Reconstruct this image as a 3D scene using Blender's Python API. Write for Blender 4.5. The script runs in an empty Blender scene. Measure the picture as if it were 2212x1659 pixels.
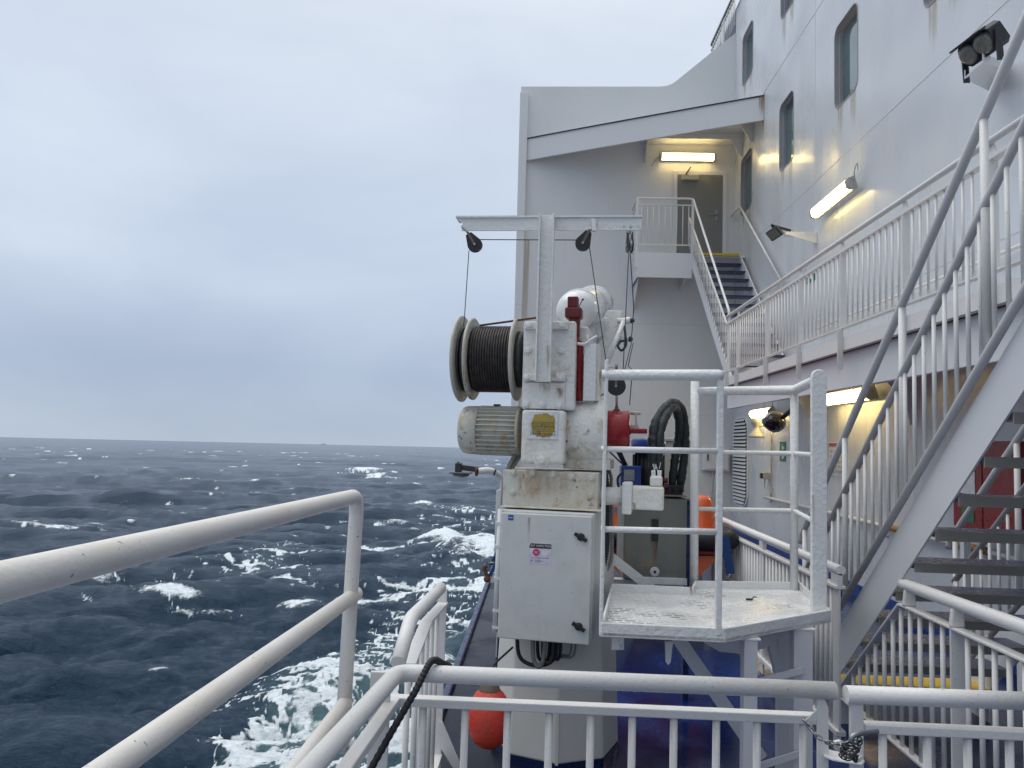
import bpy, bmesh, math, random
import numpy as np
from mathutils import Vector, Matrix, geometry
R = math.radians
random.seed(7)
scene = bpy.context.scene
col = scene.collection

# ------------------------------------------------------------------ camera
# ship frame: X inboard, Y forward along the ship, Z up, the eye at the origin
F_PX, CX, CY = 1640.0, 1106.0, 829.5          # focal length and centre of a 2212 x 1659 picture
ROLL = 0.0275
def _n(v): return Vector(v).normalized()
_yv = _n(((1165 - CX) / F_PX, -(955 - CY) / F_PX, -1.0))
_a = Vector((math.sin(ROLL), math.cos(ROLL), 0.0))
_zv = (_a - _yv * _a.dot(_yv)).normalized()
_xv = _yv.cross(_zv)
W2C = Matrix((_xv, _yv, _zv)).transposed()     # world -> camera
C2W = W2C.transposed()
cam_d = bpy.data.cameras.new('camera')
cam = bpy.data.objects.new('camera', cam_d)
col.objects.link(cam)
cam_d.sensor_fit = 'HORIZONTAL'; cam_d.sensor_width = 36.0
cam_d.lens = 36.0 * F_PX / 2212.0
cam_d.clip_start = 0.05; cam_d.clip_end = 40000.0
cam.matrix_world = C2W.to_4x4()
scene.camera = cam

# ------------------------------------------------------------------ sky and light
SUN_EL, SUN_AZ = R(66), R(-70)
world = bpy.data.worlds.new('World'); scene.world = world
world.use_nodes = True
wn, wl = world.node_tree.nodes, world.node_tree.links
wn.clear()
w_out = wn.new('ShaderNodeOutputWorld')
w_tc = wn.new('ShaderNodeTexCoord')
w_sky = wn.new('ShaderNodeTexSky'); w_sky.sky_type = 'NISHITA'; w_sky.sun_disc = False
w_sky.sun_elevation = SUN_EL; w_sky.sun_rotation = SUN_AZ
w_bg1 = wn.new('ShaderNodeBackground'); w_bg1.inputs['Strength'].default_value = 0.06
wl.new(w_sky.outputs[0], w_bg1.inputs['Color'])
w_sep = wn.new('ShaderNodeSeparateXYZ'); wl.new(w_tc.outputs['Generated'], w_sep.inputs[0])
w_ramp = wn.new('ShaderNodeValToRGB')
cr = w_ramp.color_ramp
stops = [(0.00, (0.45, 0.525, 0.64)), (0.03, (0.435, 0.515, 0.645)), (0.085, (0.435, 0.52, 0.66)), (0.20, (0.57, 0.655, 0.795)),
         (0.34, (0.615, 0.70, 0.825)), (0.50, (0.68, 0.75, 0.855)), (0.75, (1.05, 1.10, 1.17)), (1.0, (1.42, 1.46, 1.52))]
cr.elements[0].position, cr.elements[0].color = stops[0][0], (*stops[0][1], 1)
cr.elements[1].position, cr.elements[1].color = stops[-1][0], (*stops[-1][1], 1)
for p_, c_ in stops[1:-1]:
    e_ = cr.elements.new(p_); e_.color = (*c_, 1)
wl.new(w_sep.outputs['Z'], w_ramp.inputs[0])
w_map = wn.new('ShaderNodeMapping'); w_map.inputs['Scale'].default_value = (1.0, 1.0, 2.6)
w_map.inputs['Rotation'].default_value = (R(12), R(-14), R(20))
wl.new(w_tc.outputs['Generated'], w_map.inputs[0])
w_n1 = wn.new('ShaderNodeTexNoise'); w_n1.inputs['Scale'].default_value = 2.3
w_n1.inputs['Detail'].default_value = 5.0; w_n1.inputs['Roughness'].default_value = 0.5; w_n1.inputs['Distortion'].default_value = 0.35
wl.new(w_map.outputs[0], w_n1.inputs['Vector'])
w_r2 = wn.new('ShaderNodeValToRGB')
w_r2.color_ramp.elements[0].position = 0.34; w_r2.color_ramp.elements[0].color = (0.90, 0.91, 0.94, 1)
w_r2.color_ramp.elements[1].position = 0.68; w_r2.color_ramp.elements[1].color = (1.08, 1.075, 1.05, 1)
wl.new(w_n1.outputs[0], w_r2.inputs[0])
w_mul = wn.new('ShaderNodeMix'); w_mul.data_type = 'RGBA'; w_mul.blend_type = 'MULTIPLY'; w_mul.inputs[0].default_value = 1.0
wl.new(w_ramp.outputs[0], w_mul.inputs[6]); wl.new(w_r2.outputs[0], w_mul.inputs[7])
w_bg2 = wn.new('ShaderNodeBackground'); w_bg2.inputs['Strength'].default_value = 1.0
w_dir = wn.new('ShaderNodeMapRange'); w_dir.inputs[1].default_value = -0.9; w_dir.inputs[2].default_value = 0.35; w_dir.inputs[3].default_value = 0.80; w_dir.inputs[4].default_value = 1.0
wl.new(w_sep.outputs['Y'], w_dir.inputs[0])            # sky dimmed by hand behind the viewer, darkening surfaces that face aft
w_mul2 = wn.new('ShaderNodeMix'); w_mul2.data_type = 'RGBA'; w_mul2.blend_type = 'MULTIPLY'; w_mul2.inputs[0].default_value = 1.0
wl.new(w_mul.outputs[2], w_mul2.inputs[6]); wl.new(w_dir.outputs[0], w_mul2.inputs[7])
wl.new(w_mul2.outputs[2], w_bg2.inputs['Color'])
w_mix = wn.new('ShaderNodeMixShader'); w_mix.inputs[0].default_value = 0.96     # overcast: cloud covers nearly all of the sky
wl.new(w_bg1.outputs[0], w_mix.inputs[1]); wl.new(w_bg2.outputs[0], w_mix.inputs[2])
wl.new(w_mix.outputs[0], w_out.inputs['Surface'])
sun_d = bpy.data.lights.new('sun', 'SUN'); sun = bpy.data.objects.new('sun', sun_d); col.objects.link(sun)
sun_d.energy = 1.1; sun_d.angle = R(50); sun_d.color = (1.0, 0.97, 0.93)
sdir = Vector((math.sin(SUN_AZ) * math.cos(SUN_EL), math.cos(SUN_AZ) * math.cos(SUN_EL), math.sin(SUN_EL)))
sun.rotation_euler = sdir.to_track_quat('Z', 'Y').to_euler()
vs = scene.view_settings
vs.view_transform = 'Standard'; vs.look = 'None'; vs.exposure = 0.10; vs.gamma = 1.0
scene.cycles.max_bounces = 8; scene.cycles.use_denoising = True

# ------------------------------------------------------------------ helpers
def ray(x, y):
    return C2W @ Vector(((x - CX) / F_PX, -(y - CY) / F_PX, -1.0))
def px(x, y, Y=None, X=None, Z=None):
    d = ray(x, y); o = Vector((0, 0, 0))
    if XF is not None: o = XF.inverted() @ o; d = XF.to_3x3().inverted() @ d
    t = (Y - o.y) / d.y if Y is not None else ((X - o.x) / d.x if X is not None else (Z - o.z) / d.z)
    return o + d * t
XF = None                                               # a turned frame for things that stand askew to the ship's axis
def turned(deg=None, at=(0, 0, 0)):
    global XF
    XF = None if deg is None else Matrix.Translation(at) @ Matrix.Rotation(R(deg), 4, 'Z') @ Matrix.Translation(-Vector(at))
def xf(v): return XF @ Vector(v) if XF is not None else Vector(v)

class MB:
    def __init__(s): s.v = []; s.f = []; s.s = []; s.m = []; s.mi = 0
    def _add(s, vs_, fs, smooth=False):
        b = len(s.v); s.v += [Vector(v) for v in vs_]
        for f in fs:
            s.f.append([b + i for i in f]); s.s.append(smooth); s.m.append(s.mi)
        return s
    def hexa(s, p):                                     # 8 corners: bottom 0-3, top 4-7
        return s._add(p, [(0, 3, 2, 1), (4, 5, 6, 7), (0, 1, 5, 4), (1, 2, 6, 5), (2, 3, 7, 6), (3, 0, 4, 7)])
    def box(s, a, b):
        (x0, y0, z0), (x1, y1, z1) = a, b
        x0, x1 = sorted((x0, x1)); y0, y1 = sorted((y0, y1)); z0, z1 = sorted((z0, z1))
        return s.hexa([(x0, y0, z0), (x1, y0, z0), (x1, y1, z0), (x0, y1, z0), (x0, y0, z1), (x1, y0, z1), (x1, y1, z1), (x0, y1, z1)])
    def bar(s, p0, p1, w, h, up=(0, 0, 1)):             # w sideways, h along up
        p0, p1 = Vector(p0), Vector(p1); d = (p1 - p0).normalized(); up = Vector(up)
        sd = d.cross(up).normalized(); u = sd.cross(d).normalized()
        sd *= w / 2; u *= h / 2
        return s.hexa([p0 - sd - u, p0 + sd - u, p1 + sd - u, p1 - sd - u, p0 - sd + u, p0 + sd + u, p1 + sd + u, p1 - sd + u])
    def tube(s, pts, r, seg=14, closed=False, caps=True):
        pts = [Vector(p) for p in pts]; n = len(pts)
        rs = r if isinstance(r, (list, tuple)) else [r] * n
        tan = []
        for i in range(n):
            a = pts[(i - 1) % n] if (closed or i > 0) else pts[i]
            b = pts[(i + 1) % n] if (closed or i < n - 1) else pts[i]
            tan.append((b - a).normalized())
        t0 = tan[0]; u = t0.orthogonal().normalized()
        ring = []; vs_ = []
        for i in range(n):
            t = tan[i]
            u = (u - t * u.dot(t)).normalized(); w = t.cross(u)
            k = 1.0
            if 0 < i < n - 1 and not closed:
                c = (pts[i] - pts[i - 1]).normalized().dot((pts[i + 1] - pts[i]).normalized())
                k = 1.0 / max(0.6, math.sqrt(max(0.05, (1 + c) / 2)))
            ring.append(len(vs_))
            for j in range(seg):
                a = 2 * math.pi * j / seg
                vs_.append(pts[i] + (u * math.cos(a) + w * math.sin(a)) * rs[i] * (k if k < 1.3 else 1.3))
        b = len(s.v); s.v += vs_
        for i in range(n if closed else n - 1):
            a0, a1 = ring[i], ring[(i + 1) % n]
            for j in range(seg):
                j2 = (j + 1) % seg
                s.f.append([b + a0 + j, b + a0 + j2, b + a1 + j2, b + a1 + j]); s.s.append(True); s.m.append(s.mi)
        if caps and not closed:
            s.f.append([b + ring[0] + j for j in reversed(range(seg))]); s.s.append(False); s.m.append(s.mi)
            s.f.append([b + ring[-1] + j for j in range(seg)]); s.s.append(False); s.m.append(s.mi)
        return s
    def cyl(s, p0, p1, r, seg=20, r2=None):
        return s.tube([p0, p1], [r, r if r2 is None else r2], seg)
    def lathe(s, o, ax, prof, seg=36, smooth=True):     # prof: (distance along axis, radius)
        o = Vector(o); ax = Vector(ax).normalized(); u = ax.orthogonal().normalized(); w = ax.cross(u)
        b = len(s.v)
        for t, r in prof:
            for j in range(seg):
                a = 2 * math.pi * j / seg
                s.v.append(o + ax * t + (u * math.cos(a) + w * math.sin(a)) * r)
        for i in range(len(prof) - 1):
            for j in range(seg):
                j2 = (j + 1) % seg
                s.f.append([b + i * seg + j, b + i * seg + j2, b + (i + 1) * seg + j2, b + (i + 1) * seg + j]); s.s.append(smooth); s.m.append(s.mi)
        s.f.append([b + j for j in reversed(range(seg))]); s.s.append(False); s.m.append(s.mi)
        k = (len(prof) - 1) * seg
        s.f.append([b + k + j for j in range(seg)]); s.s.append(False); s.m.append(s.mi)
        return s
    def prism(s, poly, vec):
        poly = [Vector(p) for p in poly]; vec = Vector(vec); n = len(poly)
        nrm = Vector((0, 0, 0))
        for i in range(n): nrm += poly[i].cross(poly[(i + 1) % n])
        if nrm.dot(vec) < 0: poly.reverse()
        return s._add(poly + [p + vec for p in poly], [list(reversed(range(n))), list(range(n, 2 * n))] + [(i, (i + 1) % n, n + (i + 1) % n, n + i) for i in range(n)])
    def ball(s, c, r, seg=20, rings=12, sc=(1, 1, 1)):
        c = Vector(c); b = len(s.v)
        for i in range(rings + 1):
            th = math.pi * i / rings
            for j in range(seg):
                a = 2 * math.pi * j / seg
                s.v.append(c + Vector((math.sin(th) * math.cos(a) * sc[0], math.sin(th) * math.sin(a) * sc[1], math.cos(th) * sc[2])) * r)
        for i in range(rings):
            for j in range(seg):
                j2 = (j + 1) % seg
                s.f.append([b + i * seg + j, b + (i + 1) * seg + j, b + (i + 1) * seg + j2, b + i * seg + j2]); s.s.append(True); s.m.append(s.mi)
        return s
    def hexbolt(s, c, n, r, h=None, washer=True):
        c = Vector(c); n = Vector(n).normalized(); h = h or r * 0.9
        if washer: s.lathe(c, n, [(0, r * 1.45), (h * 0.25, r * 1.4)], 14)
        return s.lathe(c, n, [(h * 0.25, r), (h, r), (h * 1.15, r * 0.75)], 6, smooth=False)

WO = {}
def _link(o, parent, loc=None):
    col.objects.link(o)
    if parent is not None:
        o.parent = parent; WO[o.name] = WO[parent.name]
    else:
        WO[o.name] = Vector(loc) if loc is not None else Vector((0, 0, 0)); o.location = WO[o.name]
def props(o, label=None, cat=None, group=None, kind=None):
    if label: o['label'] = label
    if cat: o['category'] = cat
    if group: o['group'] = group
    if kind: o['kind'] = kind
    return o
def thing(name, label, cat, loc, group=None):
    o = bpy.data.objects.new(name, None); o.empty_display_size = 0.1
    _link(o, None, xf(loc)); return props(o, label, cat, group)
def part(name, mb, mats, parent=None, bevel=0.0, segs=2, label=None, loc=None, subsurf=0):
    me = bpy.data.meshes.new(name)
    base = WO[parent.name] if parent is not None else (Vector(loc) if loc is not None else Vector((0, 0, 0)))
    me.from_pydata([tuple(xf(v) - base) for v in mb.v], [], mb.f)
    for m in (mats if isinstance(mats, (list, tuple)) else [mats]): me.materials.append(m)
    me.polygons.foreach_set('use_smooth', mb.s); me.polygons.foreach_set('material_index', mb.m)
    me.update()
    o = bpy.data.objects.new(name, me); _link(o, parent, loc)
    if label: o['label'] = label
    if bevel:
        b = o.modifiers.new('bevel', 'BEVEL'); b.width = bevel; b.segments = segs; b.limit_method = 'ANGLE'; b.angle_limit = R(40); b.harden_normals = False
    if subsurf:
        q = o.modifiers.new('sub', 'SUBSURF'); q.levels = subsurf; q.render_levels = subsurf
    return o
def solo(name, mb, mats, label, cat, loc, group=None, bevel=0.0, kind=None):
    return props(part(name, mb, mats, None, bevel, loc=loc), label, cat, group, kind)
def again(o, parent, delta, name=None):                 # the same part again, moved by delta
    c = o.copy(); c.name = name or o.name.split('.')[0]
    col.objects.link(c); c.parent = parent; c.location = o.location + Vector(delta); WO[c.name] = WO[parent.name] + Vector(delta)
    return c
def copy_tree(o, delta, label=None, parent=None):
    c = o.copy(); col.objects.link(c)
    if parent is None:
        c.location = o.location + Vector(delta); WO[c.name] = WO[o.name] + Vector(delta)
        if label: c['label'] = label
    else:
        c.parent = parent; WO[c.name] = WO[parent.name]
    for ch in [q for q in col.objects if q.parent == o]: copy_tree(ch, delta, None, c)
    return c
def arc(c, u, w, r, a0, a1, n=8):
    c, u, w = Vector(c), Vector(u), Vector(w)
    return [c + (u * math.cos(a0 + (a1 - a0) * i / n) + w * math.sin(a0 + (a1 - a0) * i / n)) * r for i in range(n + 1)]
def smooth_path(pts, n=8):                              # Catmull-Rom through the points
    pts = [Vector(p) for p in pts]; q = [pts[0] * 2 - pts[1]] + pts + [pts[-1] * 2 - pts[-2]]; out = []
    for i in range(1, len(q) - 2):
        for k in range(n):
            t = k / n
            out.append(0.5 * ((2 * q[i]) + (q[i + 1] - q[i - 1]) * t + (2 * q[i - 1] - 5 * q[i] + 4 * q[i + 1] - q[i + 2]) * t * t + (3 * q[i] - q[i - 1] - 3 * q[i + 1] + q[i + 2]) * t ** 3))
    out.append(pts[-1]); return out
def fillet(pts, r, n=6):                                # round the inner corners of a path
    pts = [Vector(p) for p in pts]; out = [pts[0]]
    for i in range(1, len(pts) - 1):
        a, b, c = pts[i - 1], pts[i], pts[i + 1]
        d1, d2 = (a - b), (c - b); k = min(r, d1.length * 0.45, d2.length * 0.45)
        p, q = b + d1.normalized() * k, b + d2.normalized() * k
        for j in range(n + 1):
            t = j / n; out.append(p * (1 - t) ** 2 + b * 2 * t * (1 - t) + q * t * t)
    out.append(pts[-1]); return out
def writing(name, s, parent, o, rt, up, size, mat, align='CENTER', squeeze=1.0, thick=0.0006):
    cu = bpy.data.curves.new(name, 'FONT'); cu.body = s; cu.size = size; cu.align_x = align; cu.align_y = 'CENTER'; cu.extrude = 0
    t = bpy.data.objects.new(name, cu); col.objects.link(t)
    dg = bpy.context.evaluated_depsgraph_get()
    me = bpy.data.meshes.new_from_object(t.evaluated_get(dg)); bpy.data.objects.remove(t); bpy.data.curves.remove(cu)
    rt, up = Vector(rt).normalized(), Vector(up).normalized(); nn = rt.cross(up)
    base = WO[parent.name]
    for v in me.vertices: v.co = xf(Vector(o) + rt * v.co.x * squeeze + up * v.co.y + nn * thick) - base
    me.materials.clear(); me.materials.append(mat)
    ob = bpy.data.objects.new(name, me); _link(ob, parent); return ob

# ------------------------------------------------------------------ materials
def new_mat(name):
    m = bpy.data.materials.new(name); m.use_nodes = True
    nt = m.node_tree; nt.nodes.clear()
    out = nt.nodes.new('ShaderNodeOutputMaterial'); b = nt.nodes.new('ShaderNodeBsdfPrincipled')
    nt.links.new(b.outputs[0], out.inputs[0]); return m, nt, b, out
def N(nt, kind, **kw):
    n = nt.nodes.new(kind)
    for k, v in kw.items():
        if k.startswith('i_'):
            key = k[2:]; n.inputs[int(key) if key.isdigit() else key.replace('_', ' ')].default_value = v
        else: setattr(n, k, v)
    return n
def noise(nt, vec, scale, detail=3.0, rough=0.55, dist=0.0):
    n = N(nt, 'ShaderNodeTexNoise'); n.inputs['Scale'].default_value = scale; n.inputs['Detail'].default_value = detail
    n.inputs['Roughness'].default_value = rough; n.inputs['Distortion'].default_value = dist
    if vec is not None: nt.links.new(vec, n.inputs['Vector'])
    return n.outputs[0]
def mrange(nt, v, a, b, c=0.0, d=1.0, smooth=True):
    n = N(nt, 'ShaderNodeMapRange'); n.clamp = True
    if smooth: n.interpolation_type = 'SMOOTHSTEP'
    nt.links.new(v, n.inputs[0]); n.inputs[1].default_value = a; n.inputs[2].default_value = b; n.inputs[3].default_value = c; n.inputs[4].default_value = d
    return n.outputs[0]
def mth(nt, op, a, b=None):
    n = N(nt, 'ShaderNodeMath', operation=op)
    for i, v in enumerate((a, b)):
        if v is None: continue
        if isinstance(v, (int, float)): n.inputs[i].default_value = v
        else: nt.links.new(v, n.inputs[i])
    return n.outputs[0]
def mixc(nt, fac, a, b):
    n = N(nt, 'ShaderNodeMix', data_type='RGBA')
    for i, v in ((0, fac), (6, a), (7, b)):
        if isinstance(v, tuple): n.inputs[i].default_value = (*v, 1) if len(v) == 3 else v
        elif isinstance(v, (int, float)): n.inputs[i].default_value = v
        else: nt.links.new(v, n.inputs[i])
    return n.outputs[2]
def wpos(nt, scale=(1, 1, 1)):
    g = N(nt, 'ShaderNodeNewGeometry')
    if scale == (1, 1, 1): return g.outputs['Position']
    m = N(nt, 'ShaderNodeMapping'); m.inputs['Scale'].default_value = scale
    nt.links.new(g.outputs['Position'], m.inputs[0]); return m.outputs[0]
RUSTC = (0.16, 0.055, 0.018)
def paint(name, base, rough=0.4, lump=0.25, lump_scale=55.0, dirt=0.25, dirtc=(0.42, 0.36, 0.26), dscale=7.0, rust=0.0, rscale=14.0, wave=0.0, streak=0.0, speck=0.0, spec=0.5, metal=0.0, coat=0.0):
    m, nt, b, out = new_mat(name)
    p = wpos(nt)
    c = base
    d1 = mrange(nt, noise(nt, p, dscale, 5, 0.62), 0.42, 0.78, 0, dirt)
    c = mixc(nt, d1, base, tuple(x * y for x, y in zip(base, [q / 0.55 for q in dirtc])) if dirtc else base)
    if streak:
        ps = wpos(nt, (9.0, 9.0, 0.5))
        s1 = mrange(nt, noise(nt, ps, 2.2, 4, 0.6), 0.55, 0.8, 0, streak)
        c = mixc(nt, s1, c, (0.36, 0.29, 0.17))
    if speck:
        s2 = mrange(nt, noise(nt, p, 90, 2, 0.5), 0.70, 0.74, 0, speck)
        c = mixc(nt, s2, c, (0.10, 0.085, 0.07))
    if rust:
        rr = mth(nt, 'MULTIPLY', mrange(nt, noise(nt, p, rscale, 6, 0.7, 0.3), 0.62 - 0.12 * rust, 0.70 - 0.10 * rust), mrange(nt, noise(nt, p, 3.1, 2, 0.5), 0.42, 0.62))
        halo = mth(nt, 'MULTIPLY', mrange(nt, noise(nt, p, rscale * 0.7, 5, 0.7, 0.3), 0.50 - 0.1 * rust, 0.68 - 0.1 * rust, 0, 0.65), mrange(nt, noise(nt, p, 3.1, 2, 0.5), 0.38, 0.62))
        c = mixc(nt, halo, c, (0.40, 0.24, 0.09)); c = mixc(nt, rr, c, RUSTC)
    if isinstance(c, tuple): b.inputs['Base Color'].default_value = (*c, 1)
    else: nt.links.new(c, b.inputs['Base Color'])
    if wave: rg = mrange(nt, noise(nt, wpos(nt, (2.2, 2.2, 0.5)), 1.0, 1, 0.4), 0.25, 0.75, rough - 0.05, rough + 0.09)
    else: rg = mrange(nt, noise(nt, p, dscale * 1.7, 4, 0.6), 0.3, 0.75, max(0.03, rough - 0.1), rough + 0.15)
    nt.links.new(rg, b.inputs['Roughness'])
    b.inputs['Specular IOR Level'].default_value = spec; b.inputs['Metallic'].default_value = metal
    if coat: b.inputs['Coat Weight'].default_value = coat; b.inputs['Coat Roughness'].default_value = 0.08
    h = noise(nt, p, lump_scale, 4, 0.6)
    if lump or wave:
        bm = N(nt, 'ShaderNodeBump'); bm.inputs['Strength'].default_value = lump; bm.inputs['Distance'].default_value = 0.004 if lump < 0.5 else 0.010
        nt.links.new(h, bm.inputs['Height']); last = bm.outputs[0]
        if wave:
            b2 = N(nt, 'ShaderNodeBump'); b2.inputs['Strength'].default_value = wave; b2.inputs['Distance'].default_value = 0.22
            pw = wpos(nt, (1.0, 1.0, 0.75))
            nt.links.new(noise(nt, pw, 1.3, 0.0, 0.3), b2.inputs['Height']); nt.links.new(last, b2.inputs['Normal']); last = b2.outputs[0]
        nt.links.new(last, b.inputs['Normal'])
    return m
def flat(name, c, rough=0.5, metal=0.0, spec=0.5):
    m, nt, b, out = new_mat(name)
    p = wpos(nt)
    cc = mixc(nt, mrange(nt, noise(nt, p, 30, 3), 0.3, 0.7), tuple(x * 0.86 for x in c), tuple(min(1, x * 1.1) for x in c))
    nt.links.new(cc, b.inputs['Base Color']); b.inputs['Roughness'].default_value = rough; b.inputs['Metallic'].default_value = metal; b.inputs['Specular IOR Level'].default_value = spec
    return m
def lamp_mat(name, c, strength):
    m, nt, b, out = new_mat(name)
    b.inputs['Base Color'].default_value = (0.9, 0.88, 0.8, 1); b.inputs['Emission Color'].default_value = (*c, 1); b.inputs['Emission Strength'].default_value = strength
    b.inputs['Roughness'].default_value = 0.3; return m
M = {}
M['wall'] = paint('wall_paint', (0.62, 0.65, 0.68), 0.26, 0.0, 40, 0.08, (0.5, 0.49, 0.46), 0.6, wave=0.35, streak=0.06, coat=0.2)
M['gloss'] = paint('glossy_white_paint', (0.76, 0.77, 0.77), 0.2, 0.25, 30, 0.12, (0.5, 0.48, 0.42), 4, coat=0.3)
M['bulk'] = paint('bulkhead_paint', (0.69, 0.70, 0.71), 0.38, 0.08, 30, 0.12, (0.5, 0.49, 0.46), 0.9, wave=0.15, streak=0.10)
M['rail'] = paint('rail_paint', (0.73, 0.72, 0.70), 0.42, 0.45, 90, 0.32, (0.5, 0.46, 0.39), 9, speck=0.45, rust=0.0)
M['nrail'] = paint('near_rail_paint', (0.75, 0.72, 0.675), 0.5, 0.3, 110, 0.35, (0.49, 0.44, 0.37), 8, speck=0.6)
M['lump'] = paint('thick_white_paint', (0.81, 0.81, 0.79), 0.34, 0.8, 38, 0.16, (0.53, 0.50, 0.43), 6)
M['crane'] = paint('weathered_crane_paint', (0.80, 0.80, 0.77), 0.36, 0.75, 42, 0.40, (0.53, 0.48, 0.36), 5, rust=0.10, rscale=16, streak=0.25)
M['plate'] = paint('stained_plate_paint', (0.62, 0.605, 0.545), 0.42, 0.5, 36, 0.6, (0.53, 0.47, 0.34), 4, rust=0.08, rscale=20, streak=0.6)
M['motor'] = paint('motor_paint', (0.56, 0.555, 0.50), 0.45, 0.55, 45, 0.5, (0.5, 0.44, 0.31), 8, rust=0.15, rscale=20, streak=0.25)
M['rustrim'] = paint('rusty_rim', (0.50, 0.46, 0.38), 0.5, 0.6, 45, 0.7, (0.46, 0.37, 0.22), 8, rust=0.9, rscale=16)
M['cab'] = paint('cabinet_paint', (0.63, 0.64, 0.625), 0.48, 0.18, 120, 0.55, (0.42, 0.42, 0.40), 7, speck=0.4, streak=0.16)
M['column'] = paint('column_paint', (0.66, 0.65, 0.61), 0.42, 0.15, 60, 0.2, (0.5, 0.46, 0.38), 3)
M['graybox'] = paint('grey_box_paint', (0.19, 0.195, 0.175), 0.42, 0.2, 80, 0.4, (0.45, 0.42, 0.36), 7, rust=0.1, streak=0.12)
M['red'] = paint('red_paint', (0.27, 0.010, 0.015), 0.28, 0.3, 45, 0.5, (0.38, 0.5, 0.5), 14, coat=0.1, spec=.4)
M['darkred'] = paint('dark_red_paint', (0.15, 0.010, 0.012), 0.4, 0.4, 50, 0.6, (0.3, 0.5, 0.5), 14)
M['blue'] = paint('blue_paint', (0.012, 0.05, 0.24), 0.35, 0.3, 60, 0.4, (0.4, 0.4, 0.4), 10)
M['navy'] = paint('navy_paint', (0.008, 0.018, 0.075), 0.3, 0.3, 60, 0.4, (0.4, 0.4, 0.4), 6)
M['orange'] = paint('orange_hull', (0.75, 0.13, 0.035), 0.28, 0.08, 30, 0.3, (0.45, 0.4, 0.35), 5, coat=0.3)
M['buoy'] = paint('buoy_plastic', (0.70, 0.06, 0.035), 0.42, 0.5, 40, 0.75, (0.36, 0.7, 0.75), 7, speck=0.5)
M['black'] = flat('black_rubber', (0.014, 0.014, 0.016), 0.5)
M['dark'] = flat('dark_steel', (0.045, 0.047, 0.05), 0.42, 0.3)
M['steel'] = flat('galvanised_steel', (0.32, 0.33, 0.34), 0.4, 0.8)
M['wire'] = flat('wire_rope_steel', (0.07, 0.072, 0.075), 0.5, 0.3)
M['conduit'] = flat('grey_conduit', (0.20, 0.20, 0.19), 0.55)
M['rust'] = flat('rusty_steel', (0.13, 0.055, 0.03), 0.8)
M['brown'] = flat('brown_primer', (0.14, 0.10, 0.08), 0.6)
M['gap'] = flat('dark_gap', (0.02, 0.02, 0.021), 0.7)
M['beige'] = paint('beige_paint', (0.50, 0.48, 0.42), 0.45, 0.2, 60, 0.3, (0.5, 0.46, 0.36), 6)
M['yellow'] = paint('yellow_paint', (0.62, 0.42, 0.04), 0.5, 0.7, 120, 0.4, (0.45, 0.4, 0.3), 20)
M['bluetread'] = paint('blue_tread', (0.02, 0.032, 0.085), 0.25, 0.9, 110, 0.5, (0.5, 0.45, 0.4), 8, spec=0.7)
M['treadunder'] = paint('tread_underside', (0.27, 0.25, 0.22), 0.55, 0.2, 60, 0.3, (0.45, 0.42, 0.36), 8)
M['stringer'] = paint('stringer_paint', (0.66, 0.67, 0.69), 0.4, 0.12, 60, 0.15, (0.5, 0.48, 0.45), 4)
M['door'] = paint('door_paint', (0.20, 0.20, 0.19), 0.5, 0.08, 60, 0.2, (0.5, 0.48, 0.45), 4)
M['green'] = flat('green_sign', (0.012, 0.19, 0.085), 0.4)
M['whitesign'] = flat('white_sign', (0.72, 0.72, 0.72), 0.45)
M['purple'] = flat('pale_label', (0.66, 0.62, 0.74), 0.45)
M['pink'] = flat('pink_ink', (0.62, 0.05, 0.16), 0.45)
M['ink'] = flat('black_ink', (0.012, 0.012, 0.016), 0.5)
M['bluestick'] = flat('blue_sticker', (0.012, 0.10, 0.34), 0.4)
M['redlocker'] = paint('locker_red', (0.23, 0.018, 0.013), 0.35, 0.15, 50, 0.3, (0.4, 0.45, 0.45), 6)
M['wood'] = flat('varnished_wood', (0.34, 0.16, 0.05), 0.5)
M['lens'] = flat('dusty_lens', (0.16, 0.155, 0.14), 0.18)
M['grayframe'] = paint('window_frame_paint', (0.34, 0.345, 0.37), 0.45, 0.2, 70, 0.3, (0.5, 0.48, 0.44), 9, rust=0.05)
M['strap'] = flat('blue_webbing', (0.012, 0.06, 0.20), 0.7)
M['lampY'] = lamp_mat('lamp_glow', (1.0, 0.74, 0.28), 11.0)
M['lampY2'] = lamp_mat('lamp_glow_warm', (1.0, 0.72, 0.27), 20.0)
M['lampcap'] = flat('lamp_housing', (0.42, 0.41, 0.36), 0.45)
def glass_mat():
    m, nt, b, out = new_mat('teal_glass')
    p = wpos(nt)
    c = mixc(nt, mrange(nt, noise(nt, p, 1.3, 2), 0.35, 0.65), (0.07, 0.135, 0.14), (0.125, 0.20, 0.205))
    nt.links.new(c, b.inputs['Base Color']); b.inputs['Roughness'].default_value = 0.05; b.inputs['Specular IOR Level'].default_value = 0.9; b.inputs['Coat Weight'].default_value = 0.6; return m
M['glass'] = glass_mat()
def rope_mat():
    m, nt, b, out = new_mat('tarred_wire_rope')
    p = wpos(nt)
    c = mixc(nt, mrange(nt, noise(nt, p, 26, 4, 0.6), 0.4, 0.75), (0.011, 0.010, 0.012), (0.055, 0.036, 0.026))
    nt.links.new(c, b.inputs['Base Color']); b.inputs['Roughness'].default_value = 0.55
    bm = N(nt, 'ShaderNodeBump', i_Strength=0.7); bm.inputs['Distance'].default_value = 0.003
    nt.links.new(noise(nt, p, 150, 3), bm.inputs['Height']); nt.links.new(bm.outputs[0], b.inputs['Normal']); return m
M['ropeblk'] = rope_mat()
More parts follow.
